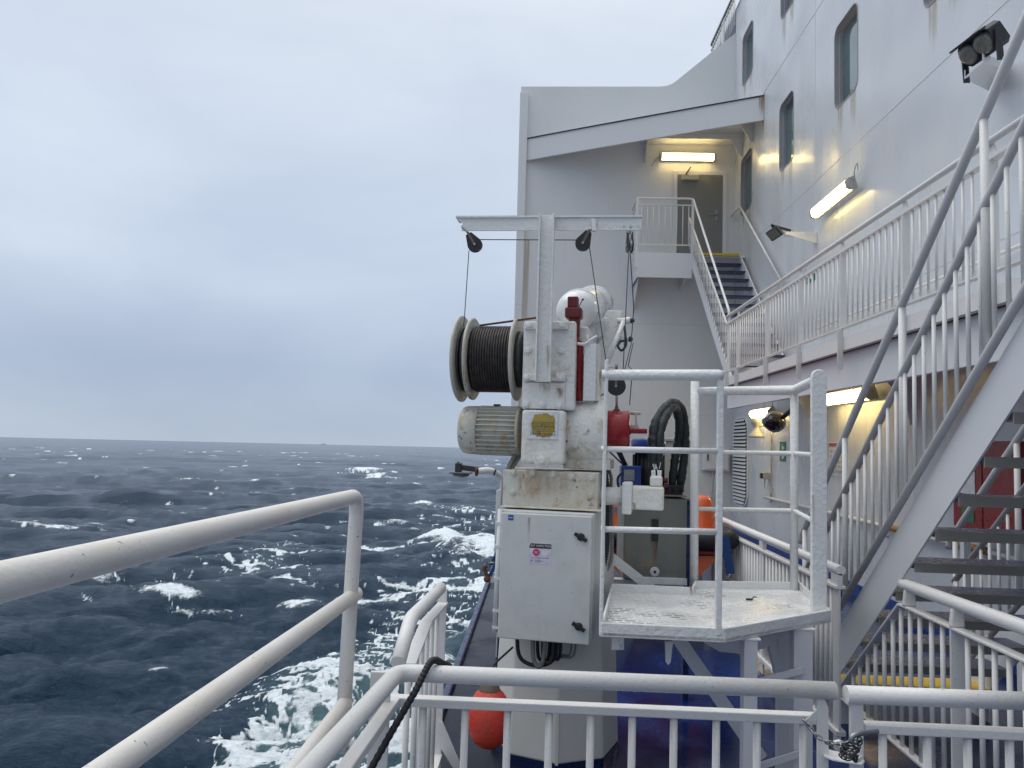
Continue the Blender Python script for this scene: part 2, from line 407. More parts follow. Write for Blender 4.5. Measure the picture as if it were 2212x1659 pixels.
def deck_mat(name, base, wetscale, wet0, wet1, dirtc, spec=0.45):
    m, nt, b, out = new_mat(name)
    p = wpos(nt)
    n1 = noise(nt, p, wetscale, 5, 0.6, 0.4)
    wet = mrange(nt, n1, wet0, wet1)
    c = mixc(nt, mrange(nt, noise(nt, p, 5.0, 5, 0.65), 0.45, 0.75, 0, 0.8), base, dirtc)
    c = mixc(nt, wet, c, tuple(x * 0.45 for x in base))
    nt.links.new(c, b.inputs['Base Color'])
    nt.links.new(mrange(nt, n1, wet0, wet1, 0.34, 0.05), b.inputs['Roughness'])
    b.inputs['Specular IOR Level'].default_value = spec
    bm = N(nt, 'ShaderNodeBump', i_Strength=0.25); bm.inputs['Distance'].default_value = 0.004
    nt.links.new(noise(nt, p, 70, 4), bm.inputs['Height']); nt.links.new(bm.outputs[0], b.inputs['Normal']); return m
M['deck'] = deck_mat('blue_deck_paint', (0.002, 0.022, 0.135), 0.9, 0.34, 0.56, (0.005, 0.024, 0.09))
M['sidedeck'] = deck_mat('wet_side_deck', (0.014, 0.017, 0.032), 1.6, 0.38, 0.55, (0.03, 0.028, 0.028), 0.07)
def stain_mat(name, c0, c1, amount, fu=7.0):
    m, nt, b, out = new_mat(name)
    uv = N(nt, 'ShaderNodeUVMap'); mp = N(nt, 'ShaderNodeMapping'); mp.inputs['Scale'].default_value = (fu, 0.7, 1)
    nt.links.new(uv.outputs[0], mp.inputs[0])
    oi = N(nt, 'ShaderNodeObjectInfo')
    ad = N(nt, 'ShaderNodeVectorMath', operation='ADD'); nt.links.new(mp.outputs[0], ad.inputs[0]); nt.links.new(oi.outputs['Location'], ad.inputs[1])
    n1 = noise(nt, ad.outputs[0], 1.0, 4, 0.6, 0.2)
    sp = N(nt, 'ShaderNodeSeparateXYZ'); nt.links.new(uv.outputs[0], sp.inputs[0])
    fade = mrange(nt, sp.outputs[1], 0.0, 0.95, 1.0, 0.0)
    eu = mth(nt, 'MULTIPLY', mrange(nt, sp.outputs[0], 0.0, 0.25), mrange(nt, sp.outputs[0], 0.75, 1.0, 1.0, 0.0))
    al = mth(nt, 'MULTIPLY', mth(nt, 'MULTIPLY', mrange(nt, n1, 0.36, 0.66), fade), mth(nt, 'MULTIPLY', eu, amount))
    nt.links.new(mixc(nt, fade, c0, c1), b.inputs['Base Color']); b.inputs['Roughness'].default_value = 0.6
    nt.links.new(al, b.inputs['Alpha']); return m
M['drip'] = stain_mat('rust_run', (0.46, 0.32, 0.15), (0.20, 0.075, 0.02), 1.0, 4.0)
M['driplight'] = stain_mat('pale_rust_run', (0.55, 0.45, 0.28), (0.42, 0.25, 0.09), 0.5, 4.0)
def stain(parent, a, b, down, mat='drip', name='rust_stain'):      # a film of rust: top edge a-b, running down by vector
    a, b, down = Vector(a), Vector(b), Vector(down)
    base = WO[parent.name]
    me = bpy.data.meshes.new(name); me.from_pydata([tuple(xf(v) - base) for v in (a, b, b + down, a + down)], [], [(0, 1, 2, 3)])
    uv = me.uv_layers.new(name='UVMap')
    for i, c in enumerate([(0, 0), (1, 0), (1, 1), (0, 1)]): uv.data[i].uv = c
    me.materials.append(M[mat]); o = bpy.data.objects.new(name, me); _link(o, parent); return o

# ------------------------------------------------------------------ the sea
SEA_H = 12.0
h0, h1 = ray(0, 942.6), ray(1200, 970.3)
sz = h0.cross(h1).normalized()
if sz.z < 0: sz = -sz
sy = (Vector((0, 1, 0)) - sz * sz.y).normalized(); sx = sy.cross(sz)
SEA_M = Matrix((sx, sy, sz)).transposed().to_4x4(); SEA_M.translation = -sz * SEA_H
def sea_px(x, y):                                  # a picture point on the sea, in the sea's own x, y
    d = ray(x, y); t = -SEA_H / d.dot(sz); p = d * t
    return p.dot(sx), p.dot(sy)
def fft_tile(n, L, wind, V, lmin, lmax, std, chop, seed, spread=4):
    rng = np.random.default_rng(seed)
    k = np.fft.fftfreq(n, 1.0 / n) * 2 * np.pi / L
    kx, ky = np.meshgrid(k, k); kk = np.hypot(kx, ky); kk[0, 0] = 1e-6
    Lp = V * V / 9.81
    cosw = (kx * wind[0] + ky * wind[1]) / kk
    P = np.exp(-1 / (kk * Lp) ** 2) / kk ** 4 * (np.abs(cosw) ** spread + 0.05) * np.where(cosw < 0, 0.15, 1.0)
    lam = 2 * np.pi / kk
    P[(lam < lmin) | (lam > lmax)] = 0; P[0, 0] = 0
    h = (rng.normal(size=(n, n)) + 1j * rng.normal(size=(n, n))) * np.sqrt(P)
    H = np.fft.ifft2(h); a = std / np.real(H).std(); h = h * a
    Z = np.real(np.fft.ifft2(h))
    DX = np.real(np.fft.ifft2(-1j * h * kx / kk)) * chop; DY = np.real(np.fft.ifft2(-1j * h * ky / kk)) * chop
    d = L / n
    jx = (np.roll(DX, -1, 1) - np.roll(DX, 1, 1)) / (2 * d); jy = (np.roll(DY, -1, 0) - np.roll(DY, 1, 0)) / (2 * d)
    jxy = (np.roll(DX, -1, 0) - np.roll(DX, 1, 0)) / (2 * d)
    J = (1 + jx) * (1 + jy) - jxy ** 2
    return Z, DX, DY, J
def sample(T, x, y, L):
    n = T.shape[0]; u = (x / L * n) % n; v = (y / L * n) % n
    i = np.floor(u).astype(int); j = np.floor(v).astype(int); fu = u - i; fv = v - j
    i %= n; j %= n; i2 = (i + 1) % n; j2 = (j + 1) % n
    return T[j, i] * (1 - fu) * (1 - fv) + T[j, i2] * fu * (1 - fv) + T[j2, i] * (1 - fu) * fv + T[j2, i2] * fu * fv
def build_sea():
    az = np.concatenate([np.arange(-120, -38, 1.0), np.arange(-38, 4, 0.065), np.arange(4, 60, 1.2)]) * math.pi / 180
    rows = np.concatenate([np.arange(1000, 120, -1.25), np.arange(120, 20, -0.7), np.arange(20, 4, -0.4), np.arange(4, 0.4, -0.2)])
    rr = SEA_H * 759.0 / rows
    A, D = np.meshgrid(az, rr); x = (np.sin(A) * D).ravel(); y = (np.cos(A) * D).ravel(); r = D.ravel()
    w1 = np.array([0.30, -0.95]); w1 /= np.hypot(*w1); w2 = np.array([0.55, -0.83])
    L1, L2, L3 = 310.0, 97.0, 23.0
    T1 = fft_tile(512, L1, w1, 12.5, 9, 80, 0.54, 1.2, 3)
    T2 = fft_tile(512, L2, w2, 8, 1.6, 15, 0.30, 1.1, 8, 2)
    T3 = fft_tile(512, L3, w1, 5, 0.25, 3.0, 0.055, 0.9, 5, 2)
    ca, sa = math.cos(0.31), math.sin(0.31); xr, yr = x * ca - y * sa, x * sa + y * ca
    q1 = np.clip(1.2 - r / 1800, 0, 1); q2 = np.clip(1.3 - r / 420, 0, 1); q3 = np.clip(1.3 - r / 120, 0, 1)
    z = sample(T1[0], x, y, L1) * q1 + sample(T2[0], xr, yr, L2) * q2 + sample(T3[0], x, y, L3) * q3
    dx = sample(T1[1], x, y, L1) * q1 + sample(T3[1], x, y, L3) * q3; dy = sample(T1[2], x, y, L1) * q1 + sample(T3[2], x, y, L3) * q3
    ax, ay = sample(T2[1], xr, yr, L2), sample(T2[2], xr, yr, L2)
    dx += (ax * ca + ay * sa) * q2; dy += (-ax * sa + ay * ca) * q2
    def nz_tile(seed, pw, n=512):
        rng = np.random.default_rng(seed); k = np.fft.fftfreq(n, 1.0 / n); kx, ky = np.meshgrid(k, k); kk = np.hypot(kx, ky); kk[0, 0] = 1
        a = kk ** -pw; a[kk < 3] = 0; a[kk > n / 2.2] = 0
        t = np.real(np.fft.ifft2((rng.normal(size=(n, n)) + 1j * rng.normal(size=(n, n))) * a)); return t / t.std()
    TA, TB, TC = nz_tile(21, 1.9), nz_tile(22, 1.9), nz_tile(23, 2.6)
    nz = lambda T, L, xx=None, yy=None: sample(T, x if xx is None else xx, y if yy is None else yy, L)
    ss = lambda v, a, b: (lambda t: t * t * (3 - 2 * t))(np.clip((v - a) / (b - a), 0, 1))
    xw = x + 3.0 * nz(TA, 260) + 0.8 * nz(TB, 60); yw = y + 2.6 * nz(TB, 260, y, x) + 0.8 * nz(TA, 60, y, x)
    fine_ = 0.6 * nz(TA, 16) + 0.4 * nz(TB, 5)
    c_, s_ = math.cos(.16), math.sin(.16); xs_, ys_ = xw * c_ - yw * s_, xw * s_ + yw * c_
    st1 = nz(TC, 48, xs_ * .45, ys_ * 1.6); st2_ = nz(TC, 17, ys_ * 1.4, xs_ * .5)
    streak = np.maximum(1 - np.abs(st1) * 1.5, 0.85 * (1 - np.abs(st2_) * 1.5))
    streak = np.clip(streak, 0, 1)
    lc1 = nz(TC, 13, xw * .8, yw); lc2 = nz(TC, 5.5, yw, xw * .8)
    lace = np.clip(np.maximum(1 - np.abs(lc1) * 1.9, 0.85 * (1 - np.abs(lc2) * 2.0)), 0, 1)
    foam = np.zeros_like(x); aer = np.zeros_like(x)
    # crests that fold over
    J = sample(T1[3], x, y, L1) - 1 + 0.8 * (sample(T2[3], xr, yr, L2) - 1)
    gate = ss(nz(TA, 900) + 0.5 * nz(TB, 240), -.2, 1.0)
    lo, hi = np.quantile(J, 0.004), np.quantile(J, 0.035)
    foam = np.maximum(foam, np.clip((hi - J) / (hi - lo), 0, 1.3) * (0.05 + gate) * (0.8 + .35 * fine_) * np.clip(1.5 - r / 900, 0.35, 1) * np.clip((y - 45) / 30, 0.25, 1))
    # breaking crests and foam patches, each at its own place on the water: (px, py, half width, half height, crest, streaks, lift)
    def blob(cx_, cy_, hw, hh, crest, lc, lift=0.0, tilt=0.0):
        nonlocal foam, aer, z
        X0, Y0 = sea_px(cx_, cy_); Dd = math.hypot(X0, Y0)
        rx = hw / F_PX * Dd; ry = max(0.35, hh * Dd * Dd / (SEA_H * F_PX))
        k = np.abs(x - X0) < rx * 3.2; k &= np.abs(y - Y0) < ry * 4 + rx * 3.2 * abs(tilt) + 4
        if not k.any(): return
        wx = np.clip(rx * .25, .2, 3.0); wy = np.clip(ry * .35, .1, 2.2)
        u = (x[k] - X0 + wx * nz(TA, 90)[k] * .8) / rx; v = (y[k] - Y0 - (x[k] - X0) * tilt + wy * (nz(TB, 70, y, x)[k] * .8 + .35 * fine_[k])) / ry
        g = np.exp(-np.abs(u) ** 2.2 - np.where(v > 0, v * 1.0, v * 1.25) ** 2)
        foam[k] = np.maximum(foam[k], np.clip(crest * (1.5 * g + .34 * fine_[k] * g ** .5 - .25), 0, 1.2))
        g2 = np.exp(-np.abs(u * .72) ** 2.0 - np.abs(v * .55) ** 2)
        foam[k] = np.maximum(foam[k], ss(streak[k] + .10 * fine_[k], 1.0 - .64 * lc * g2, 1.36 - .64 * lc * g2) * 1.0 * np.clip(lc * 1.3, 0, 1))
        aer[k] = np.maximum(aer[k], g2 * lc * .5)
        if lift: z[k] = z[k] + lift * np.exp(-(u * .8) ** 2 - (v * .9) ** 2)
    blob(1000, 1186, 95, 25, 1.25, .9, 1.3); blob(948, 1168, 50, 8, 1.1, .8, .8); blob(1035, 1212, 60, 15, 1.2, .9, .5)
    blob(895, 1094, 32, 4, .95, .7, .8); blob(1000, 1112, 95, 12, .1, .95); blob(1010, 1140, 90, 11, .1, .8); blob(985, 1100, 60, 6, .35, .8)
    blob(790, 1018, 42, 2.6, .95, .8, .8); blob(815, 1030, 30, 3.4, .9, .9, .4); blob(840, 1046, 34, 2, .8, .7); blob(850, 1032, 34, 2.2, .6, .7)
    blob(422, 1032, 18, 1.8, 1.0, .4, .6); blob(545, 1060, 30, 1.6, .9, .5, .4); blob(205, 1055, 18, 1.4, .9, .4, .3)
    blob(368, 1296, 60, 4.5, 1.05, .8, .15, 0.04); blob(440, 1312, 60, 4, .55, .8, .4); blob(650, 1306, 42, 8, .95, .8, .35, 0.04); blob(335, 1448, 24, 8, .75, .5, .4)
    blob(560, 1228, 105, 17, .12, 1.0); blob(650, 1200, 100, 12, .12, .9); blob(470, 1242, 90, 10, .0, .8); blob(610, 1256, 120, 8, .0, .8); blob(820, 1195, 50, 11, .15, .95)
    blob(235, 1252, 42, 8, .5, .9, .4); blob(260, 1276, 50, 6, .15, .8); blob(60, 1144, 75, 1.7, .8, .4, .5); blob(165, 1140, 50, 1.4, .6, .4, .4); blob(180, 1303, 26, 4, .3, .7)
    blob(880, 1270, 60, 10, .0, .9); blob(960, 1262, 110, 22, .0, .95); blob(860, 1130, 45, 3, .6, .7, .3); blob(700, 1290, 60, 8, .0, .7); blob(870, 1330, 70, 9, .0, .9); blob(990, 1235, 60, 14, .1, .9)
    rng = np.random.default_rng(11)
    for _ in range(240):                           # small whitecaps all over the middle distance
        yy = 950 + 24 + 190 * rng.random() ** 1.9; xx = rng.uniform(-60, 1130)
        yy += 0.0195 * (xx - 500) * 0.9
        s = 0.25 + 0.75 * (yy - 960) / 200
        blob(xx, yy, rng.uniform(4, 14) * (0.6 + .8 * s), rng.uniform(0.3, .8) * (0.45 + s), rng.uniform(.6, 1.1), .35, 0.12, rng.uniform(-.1, .1))
    # the ship's wash along the hull
    edge = [(250, 1720), (330, 1640), (430, 1560), (520, 1495), (610, 1445), (710, 1395), (790, 1345), (840, 1305), (900, 1270), (970, 1235), (1060, 1190)]
    E = np.array([sea_px(*p) for p in edge])
    o = np.argsort(E[:, 1]); ex = np.interp(y, E[o, 1], E[o, 0], left=E[o[0], 0] - 2, right=E[o[-1], 0])
    d = x - ex + 1.3 * nz(TA, 110) + .35 * nz(TB, 28)
    far_ = np.clip((y - 34) / 30, 0, 1)
    lim = np.clip((105 - y) / 40, 0, 1) * np.clip((y + 60) / 20, 0, 1)
    wash = np.clip(d / 3.5 + .1, 0, 1) * lim
    core = np.exp(-((d - 6.0) / 5.2) ** 2) * (1 - far_) * lim
    dens = wash * (.78 - .14 * far_) + .40 * core
    foam = np.maximum(foam, ss(lace + .22 * fine_, 1.05 - .95 * dens, 1.45 - .95 * dens) * 1.05 * np.clip(wash * 2.2, 0, 1))
    foam = np.maximum(foam, ss(streak + .15 * fine_, 1.02 - .5 * dens, 1.4 - .5 * dens) * .8 * np.clip(wash * 2, 0, 1))
    aer = np.maximum(aer, wash * (.30 + .60 * core))
    for (cx_, cy_, hw, hh, k) in [(990, 1395, 60, 22, .9), (1000, 1345, 40, 18, .5)]:       # aerated green slick beside the hull
        X0, Y0 = sea_px(cx_, cy_); Dd = math.hypot(X0, Y0)
        g = np.exp(-((x - X0) / (hw / F_PX * Dd)) ** 2 - ((y - Y0) / (hh * Dd * Dd / (SEA_H * F_PX))) ** 2); foam *= 1 - k * g
    z += 0.16 * wash * (nz(TA, 60) * .5 + .3 * nz(TB, 18)) + .05 * np.clip(foam, 0, 1) * np.clip(1.2 - r / 300, 0, 1)
    z += (0.10 * nz(TB, 55) * q2 * .5 + .035 * nz(TA, 17) * q3)
    n, m_ = len(rr), len(az)
    co = np.stack([x + dx, y + dy, z], 1).astype(np.float32)
    # flat skirt row out to the horizon
    idx = np.arange(n * m_).reshape(n, m_)
    q = np.stack([idx[:-1, :-1], idx[:-1, 1:], idx[1:, 1:], idx[1:, :-1]], -1).reshape(-1, 4).astype(np.int32)
    me = bpy.data.meshes.new('sea')
    me.vertices.add(len(co)); me.vertices.foreach_set('co', co.ravel())
    me.loops.add(q.size); me.loops.foreach_set('vertex_index', q.ravel())
    me.polygons.add(len(q)); me.polygons.foreach_set('loop_start', np.arange(0, q.size, 4, dtype=np.int32))
    me.polygons.foreach_set('use_smooth', np.ones(len(q), dtype=bool)); me.update(calc_edges=True)
    for nm, arr in (('foam', foam), ('aerated', aer)):
        at = me.attributes.new(nm, 'FLOAT', 'POINT'); at.data.foreach_set('value', arr.astype(np.float32))
    m, nt, b, out = new_mat('sea_water')
    fo = N(nt, 'ShaderNodeAttribute', attribute_name='foam').outputs['Fac']; ae = N(nt, 'ShaderNodeAttribute', attribute_name='aerated').outputs['Fac']
    tc = N(nt, 'ShaderNodeTexCoord')
    def mp(s, rot=0.0):
        k = N(nt, 'ShaderNodeMapping'); k.inputs['Scale'].default_value = s; k.inputs['Rotation'].default_value = (0, 0, rot); nt.links.new(tc.outputs['Object'], k.inputs[0]); return k.outputs[0]
    fine = noise(nt, mp((1, 1, 0.3)), 3.6, 6, 0.68, 0.4); mid = noise(nt, mp((0.8, 1.3, 0.0), 0.2), 0.35, 5, 0.62, 0.6)
    foamf = mrange(nt, mth(nt, 'ADD', fo, mth(nt, 'MULTIPLY', mth(nt, 'SUBTRACT', fine, 0.5), 1.5)), 0.30, 0.95)
    foamf = mth(nt, 'MULTIPLY', foamf, mrange(nt, fo, 0.02, 0.2))
    green = mrange(nt, mth(nt, 'ADD', ae, mth(nt, 'MULTIPLY', mid, 0.4)), 0.45, 1.25, 0, 0.8)
    water = mixc(nt, green, (0.008, 0.029, 0.056), (0.085, 0.17, 0.185))
    nt.links.new(mixc(nt, foamf, water, mixc(nt, mrange(nt, fine, 0.3, 0.7), (0.60, 0.68, 0.72), (0.84, 0.88, 0.90))), b.inputs['Base Color'])
    nt.links.new(mrange(nt, foamf, 0, 1, 0.16, 0.8), b.inputs['Roughness']); b.inputs['IOR'].default_value = 1.333
    b.inputs['Specular IOR Level'].default_value = 0.22
    bm = N(nt, 'ShaderNodeBump', i_Strength=0.85); bm.inputs['Distance'].default_value = 0.45
    nt.links.new(noise(nt, mp((0.7, 1.5, 0.5), 0.3), 1.0, 7, 0.68, 0.3), bm.inputs['Height'])
    b3 = N(nt, 'ShaderNodeBump', i_Strength=0.5); b3.inputs['Distance'].default_value = 0.12
    nt.links.new(mth(nt, 'MULTIPLY', foamf, mth(nt, 'ADD', fine, 0.5)), b3.inputs['Height']); nt.links.new(bm.outputs[0], b3.inputs['Normal'])
    nt.links.new(b3.outputs[0], b.inputs['Normal'])
    me.materials.append(m)
    o = bpy.data.objects.new('sea', me); col.objects.link(o); o.matrix_world = SEA_M; o['kind'] = 'structure'
    return o
def mixnum(nt, f, a, b):
    n = N(nt, 'ShaderNodeMix', data_type='FLOAT')
    for i, v in ((0, f), (2, a), (3, b)):
        if isinstance(v, (int, float)): n.inputs[i].default_value = v
        else: nt.links.new(v, n.inputs[i])
    return n.outputs[0]
build_sea()
# a ship hull-down on the horizon
sp_ = ray(697, 959.5); sp_ = sp_ * (13000.0 / sp_.y)
t = thing('cargo_ship', 'tiny haze-pale cargo ship far off on the horizon', 'ship', sp_ - Vector((0, 0, 4)))
M['farship'] = flat('hazed_ship_grey', (0.58, 0.63, 0.70), 0.8)  # distance haze put into the colour, close to the horizon sky
b_ = sp_
part('hull', MB().prism([b_ + Vector(v) for v in ((-46, 0, -6), (44, 0, -6), (54, 0, 5), (-50, 0, 3))], (0, 14, 0)), M['farship'], t)
part('bridge', MB().box(b_ + Vector((16, 2, 4)), b_ + Vector((32, 12, 15))).box(b_ + Vector((20, 4, 17)), b_ + Vector((26, 9, 24))), M['farship'], t)

# ------------------------------------------------------------------ deck and hull
DZ, W, DB = -1.80, 4.0, 15.92
def structure(name, mb, mat, bevel=0.0):
    o = part(name, mb, mat, None, bevel); o['kind'] = 'structure'; return o
structure('deck', MB().box((0.16, -4, DZ - 0.15), (W + 0.05, DB + 2, DZ)), M['deck'])
structure('side_deck', MB().box((-0.57, -4, DZ - 0.15), (0.16, DB + 2, DZ)), M['sidedeck'])
structure('deck_edge', MB().box((-0.625, -4, DZ - 0.16), (-0.57, DB + 2, DZ + 0.045)), M['navy'], 0.012)
structure('hull', MB().prism([(-0.66, -30, DZ - 0.155), (9, -30, DZ - 0.155), (9, -30, -16), (0.4, -30, -16)], (0, 75, 0)), M['navy'])

# ------------------------------------------------------------------ superstructure
S = thing('superstructure', 'tall white steel superstructure with rounded teal windows and a curved deck overhang', 'ship superstructure', (W, DB, DZ))
def rrect(y0, z0, y1, z1, r, n=6):
    out = []
    for cy, cz, a in ((y1 - r, z1 - r, 0), (y0 + r, z1 - r, 90), (y0 + r, z0 + r, 180), (y1 - r, z0 + r, 270)):
        for i in range(n + 1):
            t = R(a + 90 * i / n); out.append((cy + r * math.cos(t), cz + r * math.sin(t)))
    return out
WIN = [(14.62, 4.73, 15.42, 5.90), (12.18, 4.73, 12.90, 5.90), (9.68, 4.73, 10.44, 5.90), (7.25, 4.73, 7.97, 5.90), (4.8, 4.73, 5.55, 5.9),
       (14.60, 7.42, 15.36, 8.50), (12.13, 7.42, 12.85, 8.50), (9.68, 7.42, 10.42, 8.50)]
outer = [(-6, DZ), (DB, DZ), (DB, 9.46), (-6, 9.46)]
holes = [rrect(*w, 0.13) for w in WIN]
loops = [[Vector((y, z, 0)) for y, z in l] for l in [outer] + holes]
tris = geometry.tessellate_polygon(loops)
flatv = [v for l in loops for v in l]
wm = MB(); wm._add([(W, v.x, v.y) for v in flatv], [tuple(t) for t in tris])
fixed = []
for f in wm.f:
    a, b, c = (wm.v[i] for i in f); nn = (b - a).cross(c - a); fixed.append(f if nn.x < 0 else f[::-1])
wm.f = fixed
wm.box((W + 0.14, -6, DZ), (W + 0.2, DB, 9.46)); wm.box((W, -6, 9.44), (W + 3, DB + 4, 9.50))
part('side_wall', wm, M['wall'], S)
for w_, hl in zip(WIN, holes):
    n = len(hl); inn = rrect(w_[0] + .028, w_[1] + .028, w_[2] - .028, w_[3] - .028, 0.105); big = rrect(w_[0] - .012, w_[1] - .012, w_[2] + .012, w_[3] + .012, 0.142)
    f = MB(); vs_ = []
    for prof in ((big, W - .001), (big, W - .007), (hl, W - .007), (hl, W + .05), (inn, W + .055), (inn, W + .13)):
        vs_ += [(prof[1], y, z) for y, z in prof[0]]
    fs = [(k * n + i, k * n + (i + 1) % n, (k + 1) * n + (i + 1) % n, (k + 1) * n + i) for k in range(5) for i in range(n)]
    f._add(vs_, fs, False)
    fo = part('window', f, M['grayframe'], S)
    part('pane', MB()._add([(W + .10, y, z) for y, z in inn], [tuple(range(n))]), M['glass'], fo)
    if True:
        for q in (0.04, 0.6):
            y0 = w_[0] + q * (w_[2] - w_[0]); L = random.uniform(0.45, 0.95)
            stain(S, (W - .0025, y0 + .22, w_[1] + (0.03 if q > .1 and q < .9 else .05)), (W - .0025, y0, w_[1] + .05), (0, 0, -L), 'driplight')
for z_ in (3.99, 6.62, 1.9):
    part('weld_seam', MB().box((W - .004, -6, z_ - .006), (W + .01, DB, z_ + .006)), M['bulk'], S)
for y_ in (6.2, 11.2):
    part('weld_seam', MB().box((W - .003, y_ - .005, 1.0), (W + .01, y_ + .005, 8.6)), M['bulk'], S)
# far bulkhead with its stepped parapet
p = lambda x, y: px(x, y, Y=DB)
pl = [p(1104, 955), p(1113, 660), p(1126, 187), p(1425, 187), p(1440, 185.5), p(1452, 181), p(1463, 173), p(1590, 70), p(1640, 32)]
poly = [(pl[0].x, DB, DZ)] + [(q.x, DB, q.z) for q in pl] + [(pl[-1].x, DB, DZ)]
part('bulkhead', MB().prism(poly, (0, 0.10, 0)), M['bulk'], S)
xa, xb = p(1113, 660), p(1125, 205)
part('skirting', MB().box((W - .004, -6, DZ), (W + .01, DB, -1.64)), M['blue'], S)
part('fashion_plate', MB().prism([(xa.x - .01, DB - .14, xa.z), (xa.x + .15, DB - .14, xa.z), (xb.x + .17, DB - .14, xb.z), (xb.x - .01, DB - .14, xb.z)], (0, .139, 0))
     .prism([(pl[0].x - .03, DB - .14, DZ), (pl[0].x + .12, DB - .14, DZ), (xa.x + .15, DB - .14, xa.z), (xa.x - .01, DB - .14, xa.z)], (0, .139, 0)), M['bulk'], S, 0.01)
for z_ in (0.66, 2.55):
    part('weld_seam', MB().box((pl[0].x + .2, DB - .004, z_ - .006), (W, DB + .01, z_ + .006)), M['wall'], S)
# deck overhang with a curved edge
A0, A1 = px(1134, 347, Y=DB - .05), px(1134, 301, Y=DB - .05)
B0, B1 = px(1650, 259, X=W), px(1650, 207, X=W)
def edge_pt(t, top):
    a, b = (A1, B1) if top else (A0, B0)
    y = a.y + (b.y - a.y) * (t ** 0.96)
    return Vector((a.x + (b.x - a.x) * t, y, a.z + (b.z - a.z) * t))
mb = MB(); n = 14
out_ = [edge_pt(i / n, 0) for i in range(n + 1)]; ot = [edge_pt(i / n, 1) for i in range(n + 1)]
off = Vector((0.02, 0.035, 0))
vs_ = out_ + ot + [v + off for v in ot] + [v + off for v in out_]; k = n + 1
mb._add(vs_, [(a * k + i, a * k + i + 1, ((a + 1) % 4) * k + i + 1, ((a + 1) % 4) * k + i) for a in range(4) for i in range(n)])
mb._add([out_[-1], ot[-1], ot[-1] + off, out_[-1] + off], [(0, 1, 2, 3)])
part('overhang_fascia', mb, M['bulk'], S)
mb = MB(); mb.tube([v + Vector((0, -.012, .004)) for v in ot], 0.014, 8); part('gutter_seal', mb, M['dark'], S)
zc = p(1500, 313).z
mb = MB(); mb.prism([(v.x + .01, v.y + .03, zc) for v in out_] + [(W - .002, DB - .003, zc)], (0, 0, .05)); part('overhang_deck', mb, M['bulk'], S)
for y_, h_ in ((14.55, .12), (15.3, .12)):
    xe_ = A0.x + (B0.x - A0.x) * min(1, max(0, (y_ - A0.y) / (B0.y - A0.y))) + .14
    mb = MB().box((xe_, y_, zc - h_), (W - .25, y_ + .02, zc - .001))
    mb.prism([(W - .26, y_ + .002, zc - .002), (W - .003, y_ + .002, zc - .002), (W - .003, y_ + .002, zc - .48), (W - .05, y_ + .002, zc - .48), (W - .25, y_ + .002, zc - h_)], (0, .015, 0))
    part('deck_beam', mb, M['bulk'], S)
q = px(1390, 320, Y=DB)
part('bracket', MB().prism([(q.x + .02, DB - .5, zc), (q.x + .02, DB - .002, zc), (q.x + .02, DB - .002, zc - .42), (q.x + .02, DB - .1, zc - .42)], (.02, 0, 0)), M['bulk'], S)
stain(S, (W - .003, B0.y + .11, B1.z + .04), (W - .003, B0.y - .06, B1.z + .04), (0, 0, -1.2), 'drip')
stain(S, (pl[1].x + .16, DB - .0025, 4.3), (pl[1].x + .28, DB - .0025, 4.3), (0, 0, -3.2), 'driplight')
stain(S, (B0.x - .10, B0.y + .005, B1.z), (B0.x - .0, B0.y - .03, B1.z), (0, 0, -.5), 'drip')
# the door on the landing
d0, d1 = p(1462, 550), p(1560, 381)
dr = part('door', MB().box((d0.x, DB - .035, d0.z - .15), (d1.x, DB - .002, d1.z)), M['door'], S, 0.006)
fr = .10
part('door_frame', MB().box((d0.x - fr, DB - .03, d0.z - .15), (d0.x - .012, DB + .01, d1.z + fr)).box((d1.x + .012, DB - .03, d0.z - .15), (d1.x + fr, DB + .01, d1.z + fr)).box((d0.x - .012, DB - .03, d1.z + .012), (d1.x + .012, DB + .01, d1.z + fr)), M['bulk'], S, .006)
h = p(1546, 466); part('handle', MB().box((h.x - .03, DB - .05, h.z - .12), (h.x + .03, DB - .034, h.z + .12)).tube([(h.x, DB - .05, h.z), (h.x, DB - .09, h.z), (h.x - .15, DB - .09, h.z)], .012, 8), M['steel'], dr)
h = p(1487, 384); part('door_closer', MB().box((h.x - .16, DB - .09, h.z - .07), (h.x + .2, DB - .036, h.z + .03)), M['lampcap'], dr, .006)
part('closer_arm', MB().tube([(h.x - .02, DB - .06, h.z + .03), (h.x - .06, DB - .06, h.z + .06), (h.x + .04, DB - .05, h.z + .22)], .014, 8), M['dark'], dr)

# ------------------------------------------------------------------ balustrades along a line
def balustrade(root, p0, p1, zt, zb, n, r=0.011, mat='rail', skip=()):      # n round balusters between p0 and p1 (p0, p1 at any z)
    p0, p1 = Vector(p0), Vector(p1); first = None; q0 = None
    for i in range(n):
        if i in skip: continue
        q = p0.lerp(p1, (i + 0.5) / n)
        if first is None:
            first = part('baluster', MB().cyl((q.x, q.y, q.z + zb), (q.x, q.y, q.z + zt), r, 10), M[mat], root); q0 = q
        else: again(first, root, q - q0, 'baluster')
